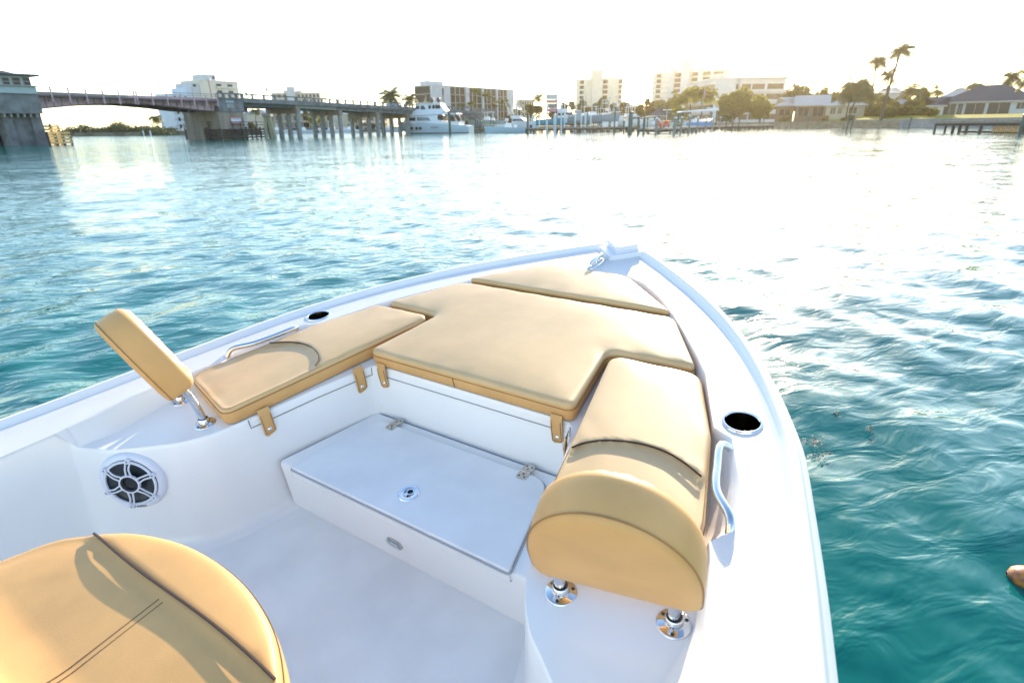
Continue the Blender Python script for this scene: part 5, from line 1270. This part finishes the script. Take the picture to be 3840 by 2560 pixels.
for s in (1,-1):
    mb = MB(); mb.tube([(U(u), s*(.4+.14*max(0,u-1487)**.62 if u < 1530 else 2.3), hz(v)) for u, v in ((1489,452),(1500,450),(1515,448.5),(1532,447))], .03, 4); mb.build('bow_rail', alum, yt)
    mb = MB(); mb.tube([(U(1712),s*2.3,hz(431)),(U(1722),s*2.3,hz(456))], .06, 5); mb.build('deck_post', alum, yt)
# ---- other boats; V(u,v) gives the mooring point
def lift(u, v): p = ground(u, v); return p
console_boat('white centre console with cream hull hanging in a lift right of the yacht', ground(1826,494), PI-.1, 11.5, 3.2, hulls, 1.9, True, 4, rods=0)
console_boat('pale blue bay boat with blue sailcloth top low in the water before the marina', ground(1903,499), PI-.05, 10.8, 2.8, hullpb, 0, False, 1, motord)
sportfisher('white tower boat with raised orange outriggers behind the pale blue bay boat', ground(1945,493), -.5, 13.0, 4.0, hullw, 1.0)
sportfisher('sky-blue hulled sport fisher on a lift behind the tall sign', ground(2112,492), -.12, 15.5, 4.4, hullb, 1.9)
console_boat('long grey-blue hulled console boat right of the sky-blue one', ground(2222,492), -.05, 13.5, 3.6, hullg, 2.3, True, 3, rods=2)
console_boat('white walkaround boat with radar dome behind the grey-blue hull', ground(2268,489), .2, 11.0, 3.4, hullw, 2.4, True, 2, tower=True)
console_boat('white tower boat with red stripe left of the thick dark piling', ground(2312,490), .1, 10.0, 3.2, hullw, 1.4, True, 2, tower=True, rods=2)
sportfisher('white and pale grey tower boat at the right end of the lift row', ground(2368,489), .15, 12.0, 3.8, hullw, 1.2, rods=2)
console_boat('small white boat docked between the first and second pile rows', ground(1142,500), .3, 8.5, 2.6, hullw, 0, False, 1)
console_boat('white boat docked left of the first row of bridge piles', ground(1042,501), .2, 9.5, 2.8, hullw, 0, True, 2)
console_boat('white boat docked behind the second row of bridge piles', ground(1252,498), .2, 9.0, 2.8, hullw, 0, True, 2)
console_boat('white boat docked right of the second row of bridge piles', ground(1312,497.5), 2.9, 9.0, 2.8, hullw, 0, False, 2)
console_boat('white boat docked by the third row of bridge piles', ground(1462,495), .1, 8.5, 2.8, hullw, 0, False, 1)
console_boat('white boat half hidden left of the tan bridge pier', ground(735,504), .4, 8.5, 2.8, hullw, 0, True, 1)
console_boat('white console boat under the small dock shelter right of the red chairs', ground(2612,487), .1, 8.0, 2.6, hullw, 1.0, False, 1)
console_boat('white boat with tan canvas behind the red chairs', ground(2465,491), .2, 8.0, 2.6, hullw, .8, False, 1)

# ================================================================ docks and pilings
def dock(label, pts, z, w, th=.28, step=3.0, pil=True, name='dock', pm=None, sep=.5):
    o = tuple(pts[0]); t = thing(name, label, 'dock', o); mb = MB()
    for a, b in zip(pts, pts[1:]):
        d = (b-a).normalized(); n = Vector((-d.y, d.x, 0)); n = n if n.dot(a) > 0 else -n; c = [a, b, b+n*w, a+n*w]
        mb.hexa([(p.x,p.y,z-th) for p in c], [(p.x,p.y,z) for p in c])
    mb.build('deck', decking, t, o); k = 0
    mb = MB()
    for a, b in zip(pts, pts[1:]):
        d = (b-a).normalized(); n = Vector((-d.y, d.x, 0)); n = n if n.dot(a) > 0 else -n
        c = [a+n*.05, b+n*.05, b+n*.25, a+n*.25]; mb.hexa([(p.x,p.y,z-th-.35) for p in c], [(p.x,p.y,z-th-.004) for p in c])
    mb.build('stringer', timber, t, o)
    for a, b in zip(pts, pts[1:]):
        d = (b-a).normalized(); n = Vector((-d.y, d.x, 0)); n = n if n.dot(a) > 0 else -n; m = max(1, int((b-a).length/step))
        for i in range(m+1):
            for q in (.15, w-.2):
                if k > 96: continue
                p = a.lerp(b, i/m)+n*q; m2 = MB(); m2.tube([(p.x,p.y,-1.2),(p.x,p.y,z-th-.005)], .16, 6); m2.build('leg', pm or timber, t, o); k += 1
    return t
def piling(label, u, vb, vt, r=.2, m_=None, cap=True, lean=0.0, group='marina pilings', name='piling'):
    p = ground(u, vb); top = atd(u-(vb-vt)*lean, vt, p); h = top.z; t = thing(name, label, 'piling', (p.x,p.y,0), 0, group)
    mb = MB(); mb.tube([(0,0,-1.5),(0,0,h)], r, 8); mb.build('post', m_ or pile_gr, t)
    if cap: mb = MB(); mb.lathe([(r+.04,h-.1),(r+.04,h+.05),(.02,h+.22)], 8); mb.build('cap', hulld if m_ is pile_gr or m_ is None else pile_wh, t)
    return t
dock('long low dock on many dark legs before the lifted boats', [ground(1978,500.5), ground(2230,496.5), ground(2395,493)], 1.15, 2.2, step=1.7)
dock('grey dock with rope rail carrying the red chairs', [ground(2392,501), ground(2470,503), ground(2565,499.5)], .95, 2.4, step=5.5, pm=pile_gr)
dock('boardwalk running right from the red chairs towards the sun', [ground(2565,499.5), ground(2640,494), ground(2760,490), ground(2900,486.5)], 1.1, 1.8, step=3.2, pm=pile_gr)
dock('short dock between the yacht and the pale blue bay boat', [ground(1772,494), ground(1848,494.5)], 1.0, 3.0, step=1.6)
dock('dock along the shore behind the bridge piles', [ground(1040,500.5), ground(1250,498), ground(1490,494.5)], 1.0, 1.6, step=4)
side = ['left of the sky-blue boat','before the sky-blue boat','before the grey-blue hull']
PW = [(1999,498,432,'first pale sleeved post from the left on the long dock'),(2022,499,435,'second pale sleeved post from the left on the long dock'),(2050,500,398,'thick tall pale post immediately left of the tall sign'),(2078,499,432,'pale post directly below the tall sign'),(2083,500,431,'pale post touching the right foot of the tall sign'),
      (2104,499,394,'tall pale post before the cabin of the sky-blue boat'),(2116,498,430,'short pale post right of the tall one at the sky-blue cabin'),(2156,497,428,'pale post before the bow of the sky-blue boat'),(2179,497,430,'thin pale post left of the grey lift box'),(2194,497,427,'thick pale post on the right of the lift box'),(2214,496,430,'last pale post before the grey-blue hull')]
for u, vb, vt, l in PW: piling(l, u, vb, vt, .22 if 'thick' in l else .17, pile_wh)
PG = [(1688,504,424,'single dark green piling standing before the yacht stern',.28),(1785,500,448,'dark green piling right of the yacht at the short dock',.2),(1793,499,452,'second dark green piling on the short dock',.17),(1804,499,453,'third dark green piling on the short dock',.17),(1841,497,452,'dark piling at the stern of the cream-hulled lift boat',.17),(1853,497,453,'dark piling right beside the outboards of the lift boat',.17),
      (1979,503,429,'tall green piling at the left end of the long dock',.22),(2303,500,404,'tall thin green post before the red-striped boat',.15),(2362,501,422,'thickest dark piling on the marina front',.42),(2338,497,456,'short piling left of the thickest one',.2),(2392,504,444,'green piling at the left end of the rope rail',.22),(2413,503,443,'green piling second along the rope rail',.22),(2426,494,448,'thin far piling behind the rope rail',.15),
      (2459,504,445,'grey-green piling immediately left of the red chairs',.24),(2528,505,443,'grey-green piling immediately right of the red chairs',.26),(2552,503,441,'green piling at the kink of the boardwalk',.2),(2583,500,436,'piling carrying the left end of the dock shelter',.22),(2613,497,440,'piling in the middle of the dock shelter',.18),(2645,496,441,'piling right of the dock shelter',.2),(2670,495,442,'first boardwalk piling right of the shelter',.17),(2697,493,441,'second boardwalk piling right of the shelter',.17),(2720,492,440,'third boardwalk piling, under the big round tree',.17),(2744,491,442,'fourth boardwalk piling, under the big round tree',.17),(2768,490,443,'fifth boardwalk piling, nearest the glare',.17),
      (1434,506,424,'slim dark green pole against the third row of bridge piles',.16),(3408,480,443,'single dark post before the pale ribbed seawall',.2),(3020,480,432,'tall grey post before the brown cottage',.22),(3068,478,458,'short grey post right of the tall one by the cottage',.15),(3095,478,458,'second short grey post by the cottage',.15),(2860,481,440,'pale post in the glare with a white box',.16)]
for u, vb, vt, l, r in PG: piling(l, u, vb, vt, r, pile_gr if u < 2450 or u > 2700 else mat('piling_grey_%d' % u, (.16,.20,.20), .7, var=.2))
for u0, v0, u1, v1, l in ((3171,498,3186,437,'left one of two leaning poles standing in the water'),(3186,494,3205,432,'right one of two leaning poles standing in the water')):
    p = ground(u0, v0); q = atd(u1, v1, p); t = thing('mooring_pole', l, 'pole', (p.x,p.y,0)); mb = MB(); mb.tube([(0,0,-1),(q.x-p.x,q.y-p.y,q.z)], .11, 7); mb.build('post', pile_gr, t)
# rope rail on the chair dock
a = ground(2392,501); b = ground(2470,503); c = ground(2565,499.5); t = thing('rope_rail', 'pale horizontal rail strung between the green pilings at the red chairs', 'railing', tuple(a))
for h in (2.25,1.6):
    mb = MB(); mb.tube([(p.x,p.y,h) for p in (a,b,c)], .05, 5); mb.build('rail', timber_lt, t, tuple(a))
# red chairs
def chair(u, v, rot, label):
    p = ground(u, v, .95); t = thing('lounge_chair', label, 'chair', tuple(p), rot, 'red lounge chairs'); mb = MB(); k = 1.35
    mb.hexa([(-.32*k,-.3*k,.42*k),(.32*k,-.3*k,.42*k),(.30*k,.30*k,.26*k),(-.30*k,.30*k,.26*k)], [(-.32*k,-.3*k,.46*k),(.32*k,-.3*k,.46*k),(.30*k,.30*k,.30*k),(-.30*k,.30*k,.30*k)]); mb.build('seat', redp, t)
    mb = MB()
    for i in range(7):
        x = (-.27+.09*i)*k; h = (1.02-.09*abs(i-3)**1.2*.5)*k; mb.hexa([(x-.04*k,.28*k,.28*k),(x+.04*k,.28*k,.28*k),(x+.04*k,.31*k,.28*k),(x-.04*k,.31*k,.28*k)],[(x-.045*k,.55*k,h),(x+.045*k,.55*k,h),(x+.045*k,.58*k,h),(x-.045*k,.58*k,h)])
    mb.build('backrest', redp, t)
    for s in (-1,1):
        mb = MB(); mb.box(s*.38*k-.07*k,s*.38*k+.07*k,-.38*k,.42*k,.60*k,.64*k); mb.build('armrest', redp, t)
        for y in (-.30,.30): mb = MB(); mb.box(s*.35*k-.04*k,s*.35*k+.04*k,y*k-.05*k,y*k+.05*k,0,.597*k); mb.build('leg', redp, t)
chair(2478, 480, .5, 'left red slatted lounge chair on the dock, turned to the side'); chair(2498, 480, -.15, 'right red slatted lounge chair on the dock, back facing the land')
# tall marina price sign
p = ground(2068,494); t = thing('marina_sign', 'tall narrow stacked sign above the lifted boats', 'sign', (p.x,p.y,0)); zz = lambda v: atd(2068, v, p).z; w = 1.35
mb = MB(); mb.box(-w-.2,-w,-.15,.15,0,zz(354)); mb.box(w,w+.15,-.1,.1,0,zz(354)); mb.build('post', conc_dk, t)
for v0, v1, m_, nm in ((354,374,mat('sign_panel_pale',(.42,.46,.46),.5),'panel'),(375,388,mat('sign_panel_red',(.40,.22,.22),.5),'panel'),(389,406,mat('sign_panel_grey',(.16,.18,.20),.5),'panel'),(407,420,mat('sign_panel_rose',(.38,.18,.24),.5),'panel')):
    mb = MB(); mb.box(-w+.01,w-.01,-.1,.1,zz(v1),zz(v0)); mb.build(nm, m_, t)
# dock box, shelter, flagpole, lamps
def post(label, u, vb, vt, Yp, r, cat='pole', name='pole', m_=None):
    p = at(u, vb, Yp); h = at(u-(vb-vt)*0.0, vt, Yp); t = thing(name, label, cat, (p.x,Yp,1.15)); mb = MB(); mb.tube([(0,0,-.5),(0,0,h.z-1.15)], [r,r*.7], 6); mb.build('post', m_ or conc_lt, t); return t, h.z-1.15
t, h = post('tall flagpole before the coconut palms with a small limp flag', 2632, 440, 304, 200, .12, 'flagpole', 'flagpole')
mb = MB(); mb.grid([[(.05,0,h-1.2-k*.5),(.35+.1*math.sin(k),.1*math.cos(k*2),h-1.3-k*.5),(.5+.15*math.sin(k*1.7),.2*math.sin(k),h-1.5-k*.5)] for k in range(9)]); mb.build('flag', mat('flag_cloth',(.45,.22,.24),.8,var=.4,vscale=2), t)
for u, v, l in ((2500,412,'double-headed white lamp post on the marina shore behind the red chairs'),(2665,405,'white lamp post on the shore right of the dock shelter')):
    t, h = post(l, u, 440, v, 175, .09, 'lamp post', 'lamp_post', hullw); mb = MB(); mb.box(-1.3,-.3,-.15,.15,h-.15,h+.1); mb.box(.3,1.3,-.15,.15,h-.15,h+.1); mb.tube([(-.6,0,h-.1),(.6,0,h-.1)], .05, 5); mb.build('lamp_head', hullw, t)
for u, v, l in ((2082,338,'thin dark mast rising above the roof right of the tall sign'),(2180,344,'tall thin double mast among the boats left of the cream tower shaft'),(2283,362,'grey antenna mast with crosspiece before the cream tower'),(2310,358,'second antenna mast with crosspiece before the cream tower'),(1808,330,'pale flag pole before the hotel bays'),(2140,385,'short pale mast before the small dark tree'),(2155,384,'second short pale mast before the small dark tree'),(2350,386,'thin pale mast left of the last tower boat')):
    t, h = post(l, u, 440, v, 185, .10 if u != 1808 else .16, 'mast', 'mast', hullg if 'dark' in l or 'antenna' in l else conc_lt)
    if 'antenna' in l: mb = MB(); mb.box(-.8,.8,-.05,.05,h-.5,h-.4); mb.build('crosspiece', hullg, t)
p = ground(2612,492); z0 = 1.1; t = thing('dock_shelter', 'small open dock shelter with a pale flat roof right of the red chairs', 'shelter', (p.x,p.y,z0))
mb = MB(); mb.hexa([(-4.2,-1.5,2.9),(4.2,-1.5,3.2),(4.2,2.5,3.2),(-4.2,2.5,2.9)],[(-4,-1.4,3.15),(4,-1.4,3.65),(4,2.4,3.65),(-4,2.4,3.15)]); mb.build('roof', hullw, t)
for x in (-3.8,3.8):
    for y in (-1.2,2.2): mb = MB(); mb.box(x-.12,x+.12,y-.12,y+.12,-1.5,2.95); mb.build('post', pile_gr, t)
mb = MB(); mb.box(-2.0,3.4,-.8,1.6,.003,.75); mb.build('blue_tarp', canvas, t)
p = ground(2537,492); t = thing('chain_fence', 'pale mesh fence on the shore behind the right green piling', 'fence', (p.x,p.y,1.15)); mb = MB()
for i in range(14): mb.box(-4+i*.62,-3.93+i*.62,-.03,.03,-.5,3.0)
for zq in (.3,1.6,2.9): mb.box(-4,4.1,-.06,-.031,zq,zq+.07)
mb.build('mesh', conc_lt, t)
for i,(u,v) in enumerate(((2164,440),(2268,462),(2302,462),(2350,464))):
    p = ground(u, 494); z0 = 1.15; t = thing('dock_box', ['grey lift cabinet hanging before the sky-blue bow','white dock box below the grey-blue stern','second white dock box, left of the tall thin green post','white dock box left of the thickest piling'][i], 'box', (p.x,p.y,z0+(1.6 if i == 0 else 0)), 0, 'boxes on the docks')
    w, hh = (.9, 2.3) if i == 0 else (.75, 1.0); mb = MB(); mb.box(-w,w,-.4,.4,0,hh); mb.build('body', hullg if i == 0 else hullw, t); mb = MB(); mb.box(-w-.05,w+.05,-.45,.45,hh+.003,hh+.12); mb.build('lid', hullw, t)
# right-hand dock with vertical slats
a, b = ground(3500,498), ground(3832,500.5)
dk = dock('weathered fishing dock with a slatted wave screen at the right edge', [a, b], 1.62, 2.6, .35, 40, pm=timber)
d = (b-a).normalized(); Ld = (b-a).length; n = Vector((-d.y,d.x,0)); n = n if n.dot(a) > 0 else -n
for f in (.22,.30,.38,.54,.98):
    q = a+d*(Ld*f)+n*.25; mb = MB(); mb.tube([(q.x,q.y,-1.2),(q.x,q.y,1.26)], .2, 7); mb.build('leg', timber, dk, tuple(a))
mb = MB(); q0 = a+n*2.2+d*(Ld*.2); q1 = b+n*2.2; mb.hexa([(q.x,q.y,.0) for q in (q0,q1,q1+n*.15,q0+n*.15)], [(q.x,q.y,.22) for q in (q0,q1,q1+n*.15,q0+n*.15)]); mb.build('lower_beam', timber, dk, tuple(a))
for i in range(17):
    f = .58+i*.0245; q = a+d*(Ld*f)+n*2.05; mb = MB(); c = [q, q+d*.16, q+d*.16+n*.08, q+n*.08]; mb.hexa([(p.x,p.y,.05) for p in c], [(p.x,p.y,1.3) for p in c]); mb.build('slat', timber_lt, dk, tuple(a))
piling('thick green piling at the far right edge beyond the fishing dock', 3822, 503, 432, .16, pile_gr, lean=-.28)
p = ground(3800,450, 2.2)
for (u0,v0,u1,v1,l) in ((260,511,248,488,'left one of two small channel posts before the mangroves'),):
    pass
for u, l in ((540,'left small pale channel post before the mangroves'),(566,'right small pale channel post before the mangroves')):
    piling(l, u, 511, 490, .2, pile_wh, False, .28, 'channel posts')
# parked vans behind the houses are hidden; a small car on the bridge
s, z = sz(1517, 404); p = BP(s, 3.5, z); t = thing('parked_car', 'dark car crossing the bridge just left of the yacht', 'car', p, math.atan2(Ev.y, Ev.x))
mb = MB(); mb.hexa([(-2.2,-.9,.3),(2.2,-.9,.3),(2.2,.9,.3),(-2.2,.9,.3)],[(-2.15,-.85,.95),(2.1,-.85,.85),(2.1,.85,.85),(-2.15,.85,.95)]); mb.build('body', hullg, t)
mb = MB(); mb.hexa([(-1.7,-.8,.953),(1.1,-.8,.92),(1.1,.8,.92),(-1.7,.8,.953)],[(-1.2,-.65,1.5),(.5,-.65,1.5),(.5,.65,1.5),(-1.2,.65,1.5)]); mb.build('cabin', glass2, t)
for x in (-1.4,1.4):
    for y in (-.85,.85): mb = MB(); mb.lathe([(.0001,.1),(.33,.1),(.33,-.1),(.0001,-.1)], 12, (x,y,.33), ax=(0,1,0)); mb.build('wheel', black, t)

# ---- things floating near the boat
def weed(u, v, label, n=26, r=.10, pale=True):
    p = ground(u, v); t = thing('floating_seaweed', label, 'seaweed', (p.x,p.y,0), 0, 'floating sargassum'); rs = np.random.RandomState(int(u)); mb = MB(); zw = .018
    for i in range(n):
        a = rs.rand()*6.3; l = r*(.3+.8*rs.rand()); c = np.array([rs.randn()*r*.5, rs.randn()*r*.35]); mb.tube([(c[0],c[1],zw),(c[0]+math.cos(a)*l*.3,c[1]+math.sin(a)*l*.3,zw+.004),(c[0]+math.cos(a+.5)*l*.55,c[1]+math.sin(a+.5)*l*.55,zw-.002)], .0022, 4)
    mb.build('fronds', mat('weed_brown_%d' % u, (.10,.05,.035), .6), t)
    mb = MB()
    for i in range(int(n*.7)): mb.ball((rs.randn()*r*.6, rs.randn()*r*.4, zw+.006), .0045+.004*rs.rand(), 6, 4)
    if pale: mb.build('air_bladders', mat('weed_pale_%d' % u, (.5,.40,.36), .4), t)
weed(3040,1668,'brown seaweed clump with pale bladders closest to the gunwale',18,.085); weed(3095,1712,'small dark seaweed sprig below the big clump',9,.045,False); weed(3265,1618,'seaweed tuft to the right of the big clump',10,.05,False); weed(3140,1560,'dark seaweed tuft farthest above the big clump',9,.045,False)
p = ground(3880,2185); t = thing('floating_husk', 'mottled orange rounded husk floating at the right edge', 'float', (p.x,p.y,0)); mb = MB(); rows = []
for i in range(13):
    f = i/12; rr = .066*math.sin(PI*min(.999,max(.001,f)))**.36*(1-.12*f); rows.append([(-.10+.24*f, rr*math.cos(2*PI*k/16)*1.15, rr*math.sin(2*PI*k/16)*(.8)+.012) for k in range(16)])
mb.grid(rows, closed=True); o = mb.build('shell', mat('orange_husk', (.55,.24,.03), .35, vscale=22, col2=(.20,.07,.06)), t, smooth=True); t.rotation_euler = (0,0,-.5)

# ---- air volume added and tinted for the warm glare around the sun
hz_ = MB(); hz_.box(-1650, 1650, -60, 1650, -4.5, 62); M = bpy.data.materials.new('glare_haze_air'); M.use_nodes = True; nt = M.node_tree; nt.nodes.remove(nt.nodes['Principled BSDF'])
vol = nt.nodes.new('ShaderNodeVolumePrincipled'); vol.inputs['Color'].default_value = (1.0, .86, .62, 1); vol.inputs['Density'].default_value = .00016; vol.inputs['Anisotropy'].default_value = .86
nt.links.new(vol.outputs[0], nt.nodes['Material Output'].inputs['Volume']); scene.cycles.volume_bounces = 0
tag(hz_.build('glare_haze', M), kind='stuff')
